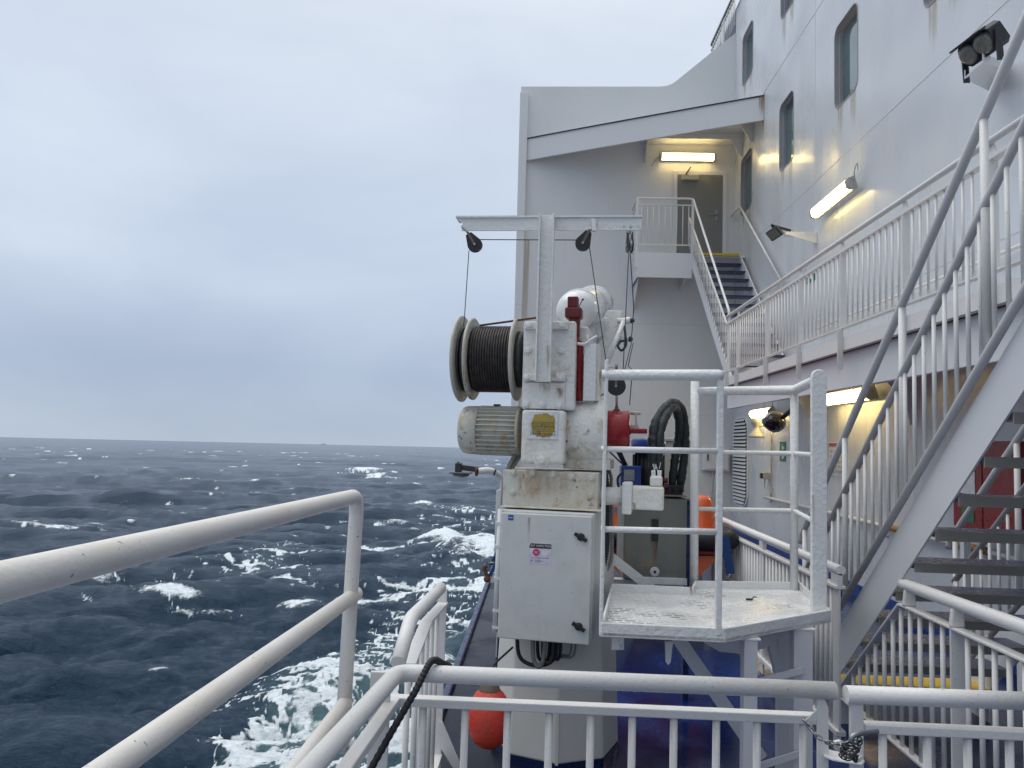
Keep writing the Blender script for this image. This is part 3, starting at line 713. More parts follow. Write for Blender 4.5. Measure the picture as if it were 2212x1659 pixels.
# ------------------------------------------------------------------ walkway along the side of the house
XG = 2.87
YE = 11.75
K = thing('walkway', 'long white side walkway slung along the superstructure wall above the passage lights', 'walkway', (XG, YE, 1.08))
part('deck_plate', MB().box((XG + .0, 4.2, .98), (W - .003, YE + .35, 1.08)), M['bulk'], K)
part('edge_channel', MB().box((XG + .033, 4.2, .955), (XG + .048, YE + .2, .979)).box((XG - .0, 4.2, .955), (XG + .033, YE + .2, .9595)).box((XG - .006, 4.2, .955), (XG - .0005, YE + .2, 1.083)), M['rail'], K, .004)
part('seam_gap', MB().box((XG + .05, 4.2, .955), (XG + .09, YE + .2, .979)), M['gap'], K)
part('fascia', MB().box((XG + .08, 4.2, .61), (XG + .14, YE + .35, .957)), M['bulk'], K, .006)
for y_ in (5.3, 8.25, 11.2):
    pts = [(XG + .145, y_, .975), (W - .004, y_, .975), (W - .004, y_, .30)] + [(W - .06 - .62 * (1 - math.cos(R(a))), y_, .30 + .58 * math.sin(R(a))) for a in range(0, 91, 10)]
    part('knee_bracket', MB().prism(pts, (0, .02, 0)), M['bulk'], K)
for y_, w_ in ((9.9, .05), (7.6, .04), (6.0, .05)):
    stain(K, (XG + .0775, y_ + w_, .94), (XG + .0775, y_ - w_, .94), (0, 0, -.3), 'driplight')
zh, zf, zb = 2.02, 1.925, 1.175
G = thing('walkway_railing', 'long white balustrade along the outer edge of the upper side walkway', 'railing', (XG, YE, 1.08))
part('handrail', MB().tube([(XG - .02, YE, zh), (XG - .02, 4.25, zh)], .024, 14), M['rail'], G)
part('top_bar', MB().box((XG - .03, 4.25, zf - .03), (XG + .03, YE, zf)), M['rail'], G, .003)
part('bottom_bar', MB().box((XG - .03, 4.25, zb - .012), (XG + .025, YE, zb)), M['rail'], G, .002)
posts = [11.70, 11.12, 9.69, 8.45, 7.29, 6.04, 4.87]
first = None
for i, y_ in enumerate(posts):
    if first is None:
        f_ = MB().box((XG - .032, y_ - .006, zb), (XG + .026, y_ + .006, zf - .03)).prism([(XG - .06, y_ - .006, zb - .013), (XG - .007, y_ - .006, zb - .013), (XG - .007, y_ - .006, .775), (XG - .035, y_ - .006, .775), (XG - .06, y_ - .006, .83)], (0, .012, 0))
        f_.prism([(XG - .012, y_ - .05, zf + .001), (XG - .012, y_ + .05, zf + .001), (XG - .012, y_ + .02, zh - .02), (XG - .012, y_ - .02, zh - .02)], (.012, 0, 0))
        first = part('post', f_, M['rail'], G)
    else: again(first, G, (0, y_ - posts[0], 0), 'post')
fb = None
for a, b in zip(posts[:-1], posts[1:]):
    n = round((a - b) / .112)
    for i in range(1, n):
        y_ = a + (b - a) * i / n
        if fb is None: fb = part('baluster', MB().cyl((XG - .005, y_, zb), (XG - .005, y_, zf - .03), .0105, 10), M['rail'], G); y0 = y_
        else: again(fb, G, (0, y_ - y0, 0), 'baluster')
# handrail fixed to the wall above the walkway
wh = thing('wall_handrail', 'thin white grab rail on the superstructure wall behind the walkway balustrade', 'handrail', (W, 6, 1.6))
part('pipe', MB().tube([(W - .07, 11.0, 1.74), (W - .07, 4.3, 1.74)], .018, 10), M['rail'], wh)
for y_ in (10.4, 8.6, 6.8, 5.0):
    part('bracket', MB().tube([(W - .002, y_, 1.65), (W - .07, y_, 1.65), (W - .07, y_, 1.73)], .010, 8), M['rail'], wh)

# ------------------------------------------------------------------ landing and stair at the far bulkhead
XS0, XS1, YL = 2.95, 3.92, 15.05
LZ = px(1440, 547, Y=YL).z
xl = px(1378, 547, Y=YL).x
T = thing('far_stairway', 'white far stairway with blue treads climbing to the landing under the lit door', 'stairs', (XS0, YL, 1.08))
lz2 = px(1440, 600, Y=YL).z
part('landing', MB().box((xl, YL, LZ - .06), (W - .004, DB - .003, LZ)).box((xl, YL - .012, lz2), (XS0, YL, LZ + .005)).box((xl - .012, YL - .012, lz2), (xl, DB - .003, LZ + .005)), M['bulk'], T)
part('bracket', MB().prism([(xl + .03, YL + .05, lz2 + .2), (xl + .03, DB - .003, lz2 + .2), (xl + .03, DB - .003, lz2 - .5), (xl + .03, DB - .08, lz2 - .5)], (.02, 0, 0)), M['bulk'], T); part('bracket', MB().prism([(xl + 1.0, YL + .05, lz2 + .2), (xl + 1.0, DB - .003, lz2 + .2), (xl + 1.0, DB - .003, lz2 - .1)], (.02, 0, 0)), M['bulk'], T)
part('landing_edge', MB().box((XS0 + .06, YL - .05, LZ - .035), (XS1 - .05, YL + .05, LZ + .012)), M['yellow'], T)
sb, st_ = Vector((XS0, 11.85, 1.13)), Vector((XS0, YL, LZ - .02))
for x_ in (XS0, XS1 - .03):
    part('stringer', MB().prism([(x_, sb.y, sb.z - .05), (x_, sb.y + .32, sb.z - .05), (x_, st_.y, st_.z - .28), (x_, st_.y, st_.z + .02)], (.022, 0, 0)), M['bulk'], T)
M['navytread'] = paint('far_tread_blue', (0.007, 0.022, 0.10), .35, .3, 60, .4, (.4, .4, .4), 10)
nt_ = 12; f_ = None
for i in range(nt_):
    t_ = (i + .5) / nt_; y_, z_ = sb.y + (st_.y - sb.y) * t_, 1.08 + (LZ - 1.08) * (i + 1) / (nt_ + 1)
    if f_ is None:
        mb = MB(); mb.box((XS0 + .025, y_ - .03, z_ - .03), (XS1 - .035, y_ + .2, z_)); mb.mi = 1; mb.box((XS0 + .03, y_ + .19, z_ - .001), (XS1 - .04, y_ + .205, z_ + .03))
        f_ = part('tread', mb, [M['navytread'], M['bulk']], T); q0 = Vector((0, y_, z_))
    else: again(f_, T, Vector((0, y_, z_)) - q0, 'tread')
ha, hb = px(1490, 441, X=XS0), px(1575, 672, X=XS0)
part('handrail', MB().tube(fillet([(xl - .03, DB - .1, ha.z), (xl - .03, YL, ha.z), (ha.x, YL - .02, ha.z), hb, (hb.x, hb.y, hb.z - .25)], .08), .021, 10), M['rail'], T)
ma, mb_ = px(1487, 500, X=XS0), px(1572, 690, X=XS0)
part('mid_rail', MB().bar((xl - .03, YL, ha.z - .13), (XS0, YL, ha.z - .13), .03, .02).bar((xl - .03, YL, ha.z - .13), (xl - .03, DB - .1, ha.z - .13), .03, .02).bar(px(1489, 470, X=XS0), px(1570, 700, X=XS0), .03, .02), M['rail'], T)
lo = px(1440, 529, Y=YL).z
part('lower_rail', MB().bar((xl - .03, YL, lo), (XS0, YL, lo), .03, .02).bar((xl - .03, YL, lo), (xl - .03, DB - .1, lo), .03, .02), M['rail'], T)
for x_ in (xl - .03, XS0):
    part('post', MB().box((x_ - .025, YL - .02, LZ - .3), (x_ + .025, YL + .01, ha.z - .01)), M['rail'], T)
balustrade(T, (xl, YL, lo), (XS0 - .02, YL, lo), ha.z - .13 - lo, 0, 9, .009)
s0, s1 = px(1489, 470, X=XS0), px(1570, 700, X=XS0)
balustrade(T, s0, s1, 0.0, -.62, 26, .008)
g0, g1 = px(1600, 447, X=W - .09), px(1690, 612, X=W - .09)
part('wall_rail', MB().tube([px(1577, 470, X=W - .06), px(1599, 447, X=W - .09), g1], .02, 10), M['rail'], T)
# railing on the very top deck
t = thing('top_deck_railing', 'white railing with dark cap on the top deck above the parapet', 'railing', (W, 18, 9.5))
r0, r1 = px(1537, 97, X=W - .1), px(1590, -20, X=W - .1)
part('cap_rail', MB().bar(r0, r1, .05, .06), M['dark'], t)
for k_ in range(16):
    q = r0.lerp(r1, (k_ + .3) / 16.0)
    if k_ == 0: f_ = part('baluster', MB().cyl((q.x, q.y, 9.0), (q.x, q.y, q.z), .012, 8), M['rail'], t); q0 = q
    else: again(f_, t, q - q0, 'baluster')
q = r0.lerp(r1, .5); part('post', MB().box((q.x - .01, q.y - .12, 9.0), (q.x + .01, q.y + .12, q.z)), M['rail'], t)
part('bottom_bar', MB().bar((r0.x, r0.y, 9.56), (r1.x, r1.y, 9.56), .04, .03), M['rail'], t)

# ------------------------------------------------------------------ lamps
def wall_lamp(c, ax, nrm, L, label, glow='lampY'):
    c, ax, nrm = Vector(c), Vector(ax).normalized(), Vector(nrm).normalized(); dn = ax.cross(nrm).normalized()
    t = thing('wall_lamp', label, 'lamp', c, 'tubular deck lamps')
    part('housing', MB().bar(c - ax * L / 2 - nrm * .005, c + ax * L / 2 - nrm * .005, .17, .05, nrm), M['lampcap'], t, .012)
    prof = [(-.075, .022), (-.07, .065), (-.04, .10), (.04, .10), (.07, .065), (.075, .022)]
    mb = MB(); mb.prism([c - ax * (L / 2 - .05) + dn * a + nrm * b for a, b in prof], ax * (L - .10))
    part('diffuser', mb, M[glow], t, .01)
    for s_ in (-1, 1):
        e = c + ax * s_ * (L / 2 - .025)
        part('end_cap', MB().prism([e - ax * .026 + dn * a * 1.06 + nrm * b * 1.05 for a, b in prof], ax * .052), M['lampcap'], t, .006)
        part('bracket', MB().bar(c + ax * s_ * L * .3 - nrm * .10, c + ax * s_ * L * .3 - nrm * .03, .05, .012, ax), M['lampcap'], t)
    part('cable', MB().tube(smooth_path([c + ax * (L / 2), c + ax * (L / 2 + .10) - dn * .10 + nrm * .02, c + ax * (L / 2 + .12) - dn * .20 - nrm * .03, c + ax * (L / 2 - .02) - dn * .16 - nrm * .09], 6), .007, 6), M['lampcap'], t)
    return t
a_, b_ = px(1764, 455, X=W - .11), px(1846, 400, X=W - .11)
wall_lamp((a_ + b_) / 2, (0, -1, 0), (-1, 0, -.25), (b_ - a_).length, 'lit tube lamp high on the wall above the walkway balustrade')
a_, b_ = px(1424, 338, Y=DB - .1), px(1546, 340, Y=DB - .1)
wall_lamp((a_ + b_) / 2, (-1, 0, 0), (0, -1, -.35), (b_ - a_).length, 'lit tube lamp on the far bulkhead above the grey door')
a_, b_ = px(1791, 863, X=W - .11), px(1890, 846, X=W - .11)
wall_lamp((a_ + b_) / 2, (0, -1, 0), (-1, 0, -.35), (b_ - a_).length, 'lit tube lamp under the walkway nearest the knee bracket and stair', 'lampY2')
a_, b_ = px(1617, 893, X=W - .11), px(1688, 889, X=W - .11)
wall_lamp((a_ + b_) / 2, (0, -1, 0), (-1, 0, -.5), 1.2, 'lit tube lamp under the walkway beside the black wrapped floodlight', 'lampY2')

# ------------------------------------------------------------------ floodlights
def frame_from(fw, up=(0, 0, 1)):
    fw = Vector(fw).normalized(); sd = fw.cross(Vector(up)).normalized(); return fw, sd, sd.cross(fw).normalized()
c = px(2110, 104, X=W - .72)
t = thing('twin_floodlight', 'dark twin lens floodlight on a white arm high on the right wall', 'floodlight', c)
fw, sd, up = frame_from((-.80, -.10, -.58))
mb = MB(); mb.prism([c + sd * a + up * b for a, b in ((-.17, -.07), (-.13, -.10), (.13, -.10), (.17, -.07), (.17, .07), (.13, .10), (-.13, .10), (-.17, .07))], -fw * .13); part('housing', mb, M['dark'], t, .008)
part('visor', MB().prism([c + sd * a + up * b for a, b in ((-.17, .085), (.17, .085), (.17, .10), (-.17, .10))], fw * .06), M['dark'], t)
for s_ in (-.082, .082):
    part('lens', MB().lathe(c + sd * s_, fw, [(0, .082), (.02, .082), (.035, .07), (.048, .045), (.053, .01)], 24), M['lens'], t)
    part('lens_ring', MB().lathe(c + sd * s_, fw, [(-.005, .087), (.018, .087), (.018, .082)], 24), M['dark'], t)
br = px(2098, 170, X=W - .72)
for s_ in (-.185, .185):
    e = c + sd * s_ - fw * .06
    part('yoke', MB().bar(e + up * .03, Vector((e.x, e.y, br.z + .02)), .05, .012, sd), M['dark'], t)
wb = px(2150, 165, X=W - .01)
o1, o2, i2, i1 = px(2085, 169, X=W - .72), px(2122, 136, X=W - .72), px(2177, 154, X=W - .003), px(2139, 196, X=W - .003)
part('arm', MB().hexa([o1, o2, i2, i1] + [v + Vector((0, 0, .012)) for v in (o1, o2, i2, i1)]).hexa([o2 + Vector((0, -.012, 0)), o2, i2, i2 + Vector((0, -.012, 0))] + [v + Vector((0, 0, .07)) for v in (o2 + Vector((0, -.012, 0)), o2, i2, i2 + Vector((0, -.012, 0)))]).hexa([o1, o1 + Vector((0, .012, 0)), i1 + Vector((0, .012, 0)), i1] + [v + Vector((0, 0, .07)) for v in (o1, o1 + Vector((0, .012, 0)), i1 + Vector((0, .012, 0)), i1)]), M['bulk'], t)
stain(t, o2 + Vector((0, -.0125, .07)), o2.lerp(i2, .3) + Vector((0, -.0125, .07)), (0, 0, -.06), 'driplight')
c = px(1671, 506, X=W - .62)
t = thing('small_floodlight', 'small dark grey floodlight on a white wall arm below the window row', 'floodlight', c)
fw, sd, up = frame_from((-.70, -.25, -.65), (-.45, 0, 1))
part('housing', MB().prism([c + sd * a + up * b for a, b in ((-.15, -.085), (.15, -.085), (.15, .085), (-.15, .085))], -fw * .05), M['dark'], t, .02)
part('lens', MB().prism([c + fw * .002 + sd * a + up * b for a, b in ((-.12, -.06), (.12, -.06), (.12, .06), (-.12, .06))], fw * .01), M['lens'], t, .004)
part('yoke', MB().tube([c - fw * .07, c - fw * .07 + up * .12, c + Vector((.25, 0, .06))], .02, 8), M['dark'], t)
part('arm', MB().box((c.x + .16, c.y - .05, c.z - .02), (W - .002, c.y + .05, c.z + .03)).prism([(c.x + .20, c.y - .052, c.z - .02), (W - .002, c.y - .052, c.z - .02), (W - .002, c.y - .052, c.z - .14)], (0, .012, 0)), M['bulk'], t, .004)

# ------------------------------------------------------------------ fittings in the passage under the walkway
g = px(1601, 905, X=W - .02); g2 = px(1601, 1090, X=W - .02)
yc = px(1601, 1000, X=W).y
t = thing('louvre_vent', 'tall white louvred ventilation grille with rounded ends in the passage wall', 'vent', (W, yc, g2.z))
y0, y1 = yc - .50, yc + .46
part('frame', MB().prism([(W - .03, y, z) for y, z in rrect(y0 - .05, g2.z - .05, y1 + .05, g.z + .05, .3)], (.027, 0, 0)), M['bulk'], t)
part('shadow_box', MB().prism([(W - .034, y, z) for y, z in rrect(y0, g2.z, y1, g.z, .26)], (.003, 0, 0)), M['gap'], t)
mb = MB(); n = 24
for i in range(n):
    z_ = g2.z + (g.z - g2.z) * (i + .5) / n; k_ = min(1, .75 + .25 * min(i, n - 1 - i) / 2.0); ym, hw = (y0 + y1) / 2, (y1 - y0) / 2 * k_
    mb.hexa([(W - .035, ym - hw, z_ + .022), (W - .058, ym - hw, z_ - .018), (W - .058, ym + hw, z_ - .018), (W - .035, ym + hw, z_ + .022),
             (W - .035, ym - hw, z_ + .026), (W - .062, ym - hw, z_ - .014), (W - .062, ym + hw, z_ - .014), (W - .035, ym + hw, z_ + .026)])
part('louvre', mb, M['bulk'], t)
c = px(1633, 918, X=W - .28)
t = thing('horn_speaker', 'pale horn loudspeaker on a pipe stub in the passage', 'loudspeaker', c)
part('horn', MB().lathe(c + Vector((0, 0, .12)), (0, 0, -1), [(0, .085), (.10, .085), (.14, .05), (.20, .055), (.30, .13), (.34, .15)], 20), M['beige'], t)
part('arm', MB().tube([c, c + Vector((.27, 0, -.02))], .02, 8), M['beige'], t)
part('conduit', MB().tube(smooth_path([c + Vector((.25, -.05, -.02)), c + Vector((.25, -.05, -.6)), c + Vector((.25, -.05, -1.3))], 4), .014, 8), M['beige'], t)
c = px(1690, 975, X=W - .012)
t = thing('evacuation_sign', 'green safety sign with white figures on the passage wall', 'sign', c)
part('plate', MB().box((W - .012, c.y - .14, c.z - .16), (W - .002, c.y + .14, c.z + .16)), M['green'], t)
mb = MB()
for s_ in (.075, -.075):
    mb.ball((W - .0135, c.y, c.z + s_ + .03), .018, 10, 6, (.1, 1, 1)); mb.box((W - .0145, c.y - .035, c.z + s_ - .05), (W - .0125, c.y + .02, c.z + s_ + .005))
    mb.prism([(W - .0145, c.y - .085, c.z + s_ - .02), (W - .0145, c.y - .05, c.z + s_ + .01), (W - .0145, c.y - .05, c.z + s_ - .05)], (.002, 0, 0))
part('pictogram', mb, M['whitesign'], t)
c = px(1751, 598, X=W - .012)
t = thing('muster_sign', 'small green sign high on the wall behind the walkway balustrade', 'sign', c)
part('plate', MB().box((W - .012, c.y - .17, c.z - .08), (W - .002, c.y + .17, c.z + .08)), M['green'], t)
part('arrow', MB().prism([(W - .0145, c.y - .06, c.z - .05), (W - .0145, c.y + .06, c.z), (W - .0145, c.y - .06, c.z + .05)], (.002, 0, 0)), M['whitesign'], t)
c = px(1546, 990, Y=DB - .1)
t = thing('switch_cabinet', 'white wall cabinet with black handle on the far bulkhead behind the platform', 'cabinet', c)
part('body', MB().box((c.x - .27, DB - .16, c.z - .26), (c.x + .27, DB - .002, c.z + .22)), M['bulk'], t, .02)
part('door', MB().box((c.x - .24, DB - .18, c.z - .23), (c.x + .24, DB - .158, c.z + .19)), M['bulk'], t, .01)
part('handle', MB().box((c.x - .19, DB - .20, c.z - .05), (c.x - .165, DB - .178, c.z + .10)), M['black'], t)
part('cable', MB().tube([(c.x - .05, DB - .05, c.z - .26), (c.x - .06, DB - .05, c.z - .5), (c.x - .1, DB - .05, c.z - 1.4)], .015, 6).tube([(c.x + .02, DB - .05, c.z - .26), (c.x + .0, DB - .05, c.z - .5), (c.x - .06, DB - .05, c.z - 1.4)], .015, 6), M['bulk'], t)
c = px(1655, 1026, X=W - .06)
t = thing('deck_socket', 'small socket box on the passage wall under the horn loudspeaker', 'socket', c)
part('body', MB().box((W - .13, c.y - .07, c.z - .07), (W - .003, c.y + .07, c.z + .05)), M['beige'], t, .01)
part('plug', MB().box((W - .16, c.y - .05, c.z - .06), (W - .13, c.y + .05, c.z + .03)), M['dark'], t, .008)
part('cable', MB().tube(smooth_path([(W - .08, c.y, c.z - .07), (W - .09, c.y - .02, c.z - .22), (W - .05, c.y - .2, c.z - .32), (W - .02, c.y - .25, c.z - .2)], 6), .01, 6), M['beige'], t)
c = px(1808, 992, X=W - .01)
t = thing('safety_plan', 'pale printed safety plan with red heading on the passage wall', 'poster', c)
part('sheet', MB().box((W - .01, c.y - .28, c.z - .22), (W - .002, c.y + .28, c.z + .23)), M['whitesign'], t)
part('heading', MB().box((W - .0125, c.y - .27, c.z + .17), (W - .0105, c.y + .27, c.z + .215)), flat('faded_red', (.42, .12, .12), .5), t)
mb = MB()
for i in range(5):
    for j in range(6): mb.box((W - .0118, c.y - .25 + j * .085, c.z - .19 + i * .067), (W - .0104, c.y - .25 + j * .085 + random.uniform(.03, .07), c.z - .19 + i * .067 + .045))
part('drawing', mb, flat('faded_grey', (.42, .42, .43), .5), t)
c = px(1672, 911, X=XG + .22)
t = thing('wrapped_floodlight', 'floodlight wrapped in black plastic hanging below the walkway fascia', 'floodlight', c)
mb = MB(); mb.ball(c, .15, 24, 14, (1.0, 1.35, .78)); rg = random.Random(4)
mb.v = [c + (v - c) * (1 + .10 * math.sin(19 * v.y + 7 * v.z) * math.sin(13 * v.x + 9 * v.z) + rg.uniform(-.04, .04)) for v in mb.v]; mb.s = [False] * len(mb.s)
part('wrapping', mb, flat('shiny_black_plastic', (.012, .012, .014), .22), t)
part('tape', MB().lathe(c + Vector((0, -.05, 0)), (0.15, 1, 0.1), [(-.04, .125), (-.02, .142), (.05, .142), (.07, .13)], 20), M['steel'], t)
part('arm', MB().tube([c + Vector((.06, -.05, .02)), c + Vector((.12, -.45, .18))], .03, 8), M['dark'], t)
# handrail low on the passage wall, with varnished wooden grips
t = thing('passage_handrail', 'white pipe handrail with wooden grips low on the passage wall', 'handrail', (W, 8, -.83))
zr = -.83
part('pipe', MB().tube([(W - .08, 13.4, zr), (W - .08, 3.0, zr)], .028, 12), M['rail'], t)
for y_ in (12.6, 10.6, 8.9, 7.0, 5.2): part('bracket', MB().tube([(W - .003, y_, zr - .12), (W - .08, y_, zr - .12), (W - .08, y_, zr - .02)], .012, 8), M['rail'], t)
for y_ in (8.45, 7.1): part('grip', MB().cyl((W - .083, y_ + .3, zr), (W - .083, y_ - .3, zr), .034, 12), M['wood'], t)
# red locker on the passage wall
a_, b_ = px(2064, 1000, X=W - .4), px(2175, 1146, X=W - .4)
t = thing('red_locker', 'red fire locker standing against the passage wall behind the stair', 'locker', (W - .2, (a_.y + b_.y) / 2, b_.z))
y0, y1, z0, z1 = 6.02, 6.95, -.655, .12
part('body', MB().box((W - .30, y0, z0), (W - .003, y1, z1)), M['redlocker'], t, .01)
ym = (y0 + y1) / 2
for q0_, q1_ in ((y0 + .02, ym - .008), (ym + .008, y1 - .02)): part('door', MB().box((W - .318, q0_, z0 + .03), (W - .301, q1_, z1 - .03)), M['redlocker'], t, .005)
part('notice', MB().box((W - .323, ym + .10, -.33), (W - .3185, ym + .32, -.14)), M['whitesign'], t); part('notice', MB().box((W - .323, ym + .12, -.57), (W - .3185, ym + .3, -.45)), M['green'], t)
part('foot', MB().box((W - .28, y0 + .05, DZ), (W - .22, y0 + .11, z0)), M['bulk'], t); part('foot', MB().box((W - .28, y1 - .11, DZ), (W - .22, y1 - .05, z0)), M['bulk'], t)

# ------------------------------------------------------------------ railing round the boat deck
XR = 1.85
zp, zq = -.722, -.815
t = thing('boat_deck_railing', 'white balustrade with round handrail beside the rescue boat', 'railing', (XR, 6, DZ))
part('handrail', MB().tube([(XR, 8.2, zp - .02), (XR, 8.1, zp), (XR, 4.75, zp)], .03, 14), M['rail'], t)
part('top_bar', MB().box((XR - .03, 4.75, zq - .02), (XR + .03, 8.15, zq)), M['rail'], t, .003)
part('bottom_bar', MB().box((XR - .03, 4.75, DZ + .1), (XR + .03, 8.15, DZ + .13)), M['rail'], t, .003)
for y_ in (8.1, 6.35, 4.8):
    part('post', MB().box((XR - .012, y_ - .045, DZ), (XR + .0, y_ + .045, zq - .02)).box((XR - .02, y_ - .05, zq), (XR + .01, y_ + .05, zp - .02)), M['rail'], t)
balustrade(t, (XR, 8.05, DZ), (XR, 4.85, DZ), zq - DZ - .02, .13, 38, .014)

# ------------------------------------------------------------------ rescue boat behind the crane
Yb = 7.0; bx = px(1425, 1165, Y=Yb).x; gz = px(1425, 1163, Y=Yb).z
t = thing('rescue_boat', 'orange rescue boat with black rubber fender stowed behind the crane', 'boat', (bx, Yb + 2, DZ + .3))
def boat_section(s):                                     # half widths at height fractions, s 0..1 along the boat
    k = 1.0 if s < .55 else max(0.03, 1 - ((s - .55) / .45) ** 2.2)
    hw = .66 * k * (0.93 + .07 * min(1, s / .1)); keel = gz - .52 + (.36 * ((s - .6) / .4) ** 2 if s > .6 else 0)
    return [(0, keel), (hw * .50, keel + .14), (hw * .84, gz - .16), (hw, gz)]
mb = MB(); ns = 20; rows = []
for i in range(ns + 1):
    s_ = i / ns; y_ = Yb + 4.3 * s_; sec = boat_section(s_)
    rows.append([(bx - a, y_, z) for a, z in reversed(sec)] + [(bx + a, y_, z) for a, z in sec[1:]])
m_ = len(rows[0]); mb._add([v for r in rows for v in r], [(i * m_ + j, i * m_ + j + 1, (i + 1) * m_ + j + 1, (i + 1) * m_ + j) for i in range(ns) for j in range(m_ - 1)], False)
mb._add(rows[0], [tuple(range(m_))]); mb._add([(r[0][0], r[0][1], gz - .03) for r in rows] + [(r[-1][0], r[-1][1], gz - .03) for r in rows], [(i, i + 1, ns + 2 + i, ns + 1 + i) for i in range(ns)])
part('hull', mb, M['orange'], t)
fp = [Vector((r[0][0] - .03, r[0][1], gz)) for r in reversed(rows)]; fp2 = [Vector((r[-1][0] + .03, r[-1][1], gz)) for r in rows]
part('fender', MB().tube(fillet(fp + [Vector((bx - .4, Yb - .04, gz)), Vector((bx + .4, Yb - .04, gz))] + fp2, .1, 3), .085, 12), M['black'], t)
part('stripe', MB().tube([v + Vector((0, 0, -.11)) for v in fillet(fp + [Vector((bx - .4, Yb - .03, gz)), Vector((bx + .4, Yb - .03, gz))] + fp2, .1, 3)], .03, 8), M['darkred'], t)
zt = px(1340, 1075, Y=Yb + .5).z
part('console', MB().prism([(bx - .48, Yb + .35, gz), (bx + .20, Yb + .35, gz), (bx + .16, Yb + .42, zt), (bx - .44, Yb + .42, zt)], (0, 1.4, 0)), M['orange'], t, .05, 3)
q = px(1513, 1100, Y=Yb + .35)
ztop = px(1527, 1070, Y=Yb + .35).z
mb = MB(); mb.lathe((q.x, Yb + .45, gz + .02), (0, 0, 1), [(0, .20), (.03, .19), (.06, .175), ((ztop - gz) * .55, .15), ((ztop - gz) * .82, .125), ((ztop - gz) - .03, .09), (ztop - gz - .02, .01)], 24)
part('engine_cowl', mb, M['orange'], t); part('lifting_eye', MB().tube(arc((q.x - .05, Yb + .45, ztop - .03), (1, 0, 0), (0, 0, 1), .05, 0, math.pi, 8), .012, 8), M['steel'], t)
part('reflector', MB().box((bx - .46, Yb + .335, gz + .18), (bx - .34, Yb + .35, gz + .24)), M['steel'], t)
cr_ = thing('boat_cradle', 'white steel cradle under the orange rescue boat', 'cradle', (bx, Yb + 2, DZ))
for y_ in (Yb + .6, Yb + 2.6):
    for s_ in (-1, 1): part('arm', MB().prism([(bx + s_ * .10, y_, DZ), (bx + s_ * .55, y_, DZ), (bx + s_ * .50, y_, gz - .28), (bx + s_ * .38, y_, gz - .34)], (0, .08, 0)), M['bulk'], cr_)
    part('base', MB().box((bx - .6, y_ - .03, DZ), (bx + .6, y_ + .11, DZ + .08)), M['bulk'], cr_)
# lashing strap off the boat's quarter
q0, q1 = px(1566, 1160, Y=6.9), px(1578, 1240, Y=6.9)
s_ = thing('lashing_strap', 'blue webbing strap with hook tying down the rescue boat', 'strap', q1)
part('webbing', MB().bar(q0, q1, .075, .004, (0, 1, 0)), M['strap'], s_)
q2 = px(1588, 1262, Y=6.9); part('hook', MB().tube(smooth_path([q1, q1.lerp(q2, .5) + Vector((-.04, 0, 0)), q2, q2 + Vector((.0, 0, -.12))], 5), .012, 8), M['steel'], s_)

# ------------------------------------------------------------------ davit crane: column, head, beam
CD = 4.5
dc = thing('davit_crane', 'white rust-streaked davit crane with bolted gear casing and overhead beam', 'crane', (px(1203, 1500, Y=CD).x, CD + .1, DZ))
cxm = px(1203, 1500, Y=CD).x; cyc = CD + .16
def octo(z, r, o=Vector((0, 0, 0))):
    return [Vector((cxm + o.x + r * math.sin(R(45 * k)), cyc + o.y - r * math.cos(R(45 * k)), z)) for k in range(8)]
def loft(mb, a, b, caps=True):
    n = len(a); mb._add(a + b, [(i, (i + 1) % n, n + (i + 1) % n, n + i) for i in range(n)] + ([tuple(reversed(range(n))), tuple(range(n, 2 * n))] if caps else [])); return mb
part('column', loft(MB(), octo(DZ + .05, .375), octo(-.36, .315)), M['column'], dc, .012)
part('column_foot', loft(MB(), octo(DZ, .378), octo(DZ + .0495, .378)), M['navy'], dc)
# edge weld on the front corner
part('corner_weld', MB().bar(Vector((cxm, cyc - .377, DZ + .05)), Vector((cxm, cyc - .318, -.37)), .016, .012, (0, 1, 0)), M['column'], dc)
turned(-9.0, (cxm, 4.3, 0))
def pbox(mb, x0, y0, x1, y1, Yf, depth):
    a, b = px(x0, y0, Y=Yf), px(x1, y1, Y=Yf)
    return mb.box((a.x, Yf, a.z), (b.x, Yf + depth, b.z))
part('base_casing', pbox(MB(), 1087, 1014, 1291, 1107, 4.30, .5), M['plate'], dc, .006)
for x_, y_ in ((1110, 1021), (1152, 1021), (1195, 1025), (1236, 1029), (1278, 1032), (1109, 1063), (1275, 1071)): part('bolt', MB().hexbolt(px(x_, y_, Y=4.30), (0, -1, 0), .0155, .016), M['plate'], dc)
part('ledge', pbox(MB(), 1080, 1095, 1298, 1104, 4.2, .3), M['plate'], dc, .003)
# gear casing
part('gear_casing', pbox(MB(), 1131, 693, 1240, 886, 4.30, .42), M['crane'], dc, .014)
part('front_cover', pbox(MB(), 1131, 826, 1219, 884, 4.283, .016), M['crane'], dc, .004)
part('flange_strip', pbox(MB(), 1132, 694, 1227, 711, 4.272, .026), M['crane'], dc, .005); part('flange_strip', pbox(MB(), 1131, 807, 1221, 823, 4.268, .03), M['crane'], dc, .005)
for x_, y_ in ((1143, 702), (1175, 702), (1215, 703), (1140, 757), (1213, 758), (1138, 815), (1211, 816)): part('bolt', MB().hexbolt(px(x_, y_, Y=4.27 if y_ != 757 and y_ != 758 else 4.298), (0, -1, 0), .0155, .017), M['lump'], dc)
for x_, y_ in ((1137, 873), (1172, 874), (1208, 876)): part('bolt', MB().hexbolt(px(x_, y_, Y=4.282), (0, -1, 0), .0165, .018), M['lump'], dc)
part('lower_casing', pbox(MB(), 1127, 884.5, 1218, 1004, 4.26, .42), M['crane'], dc, .02, 3)
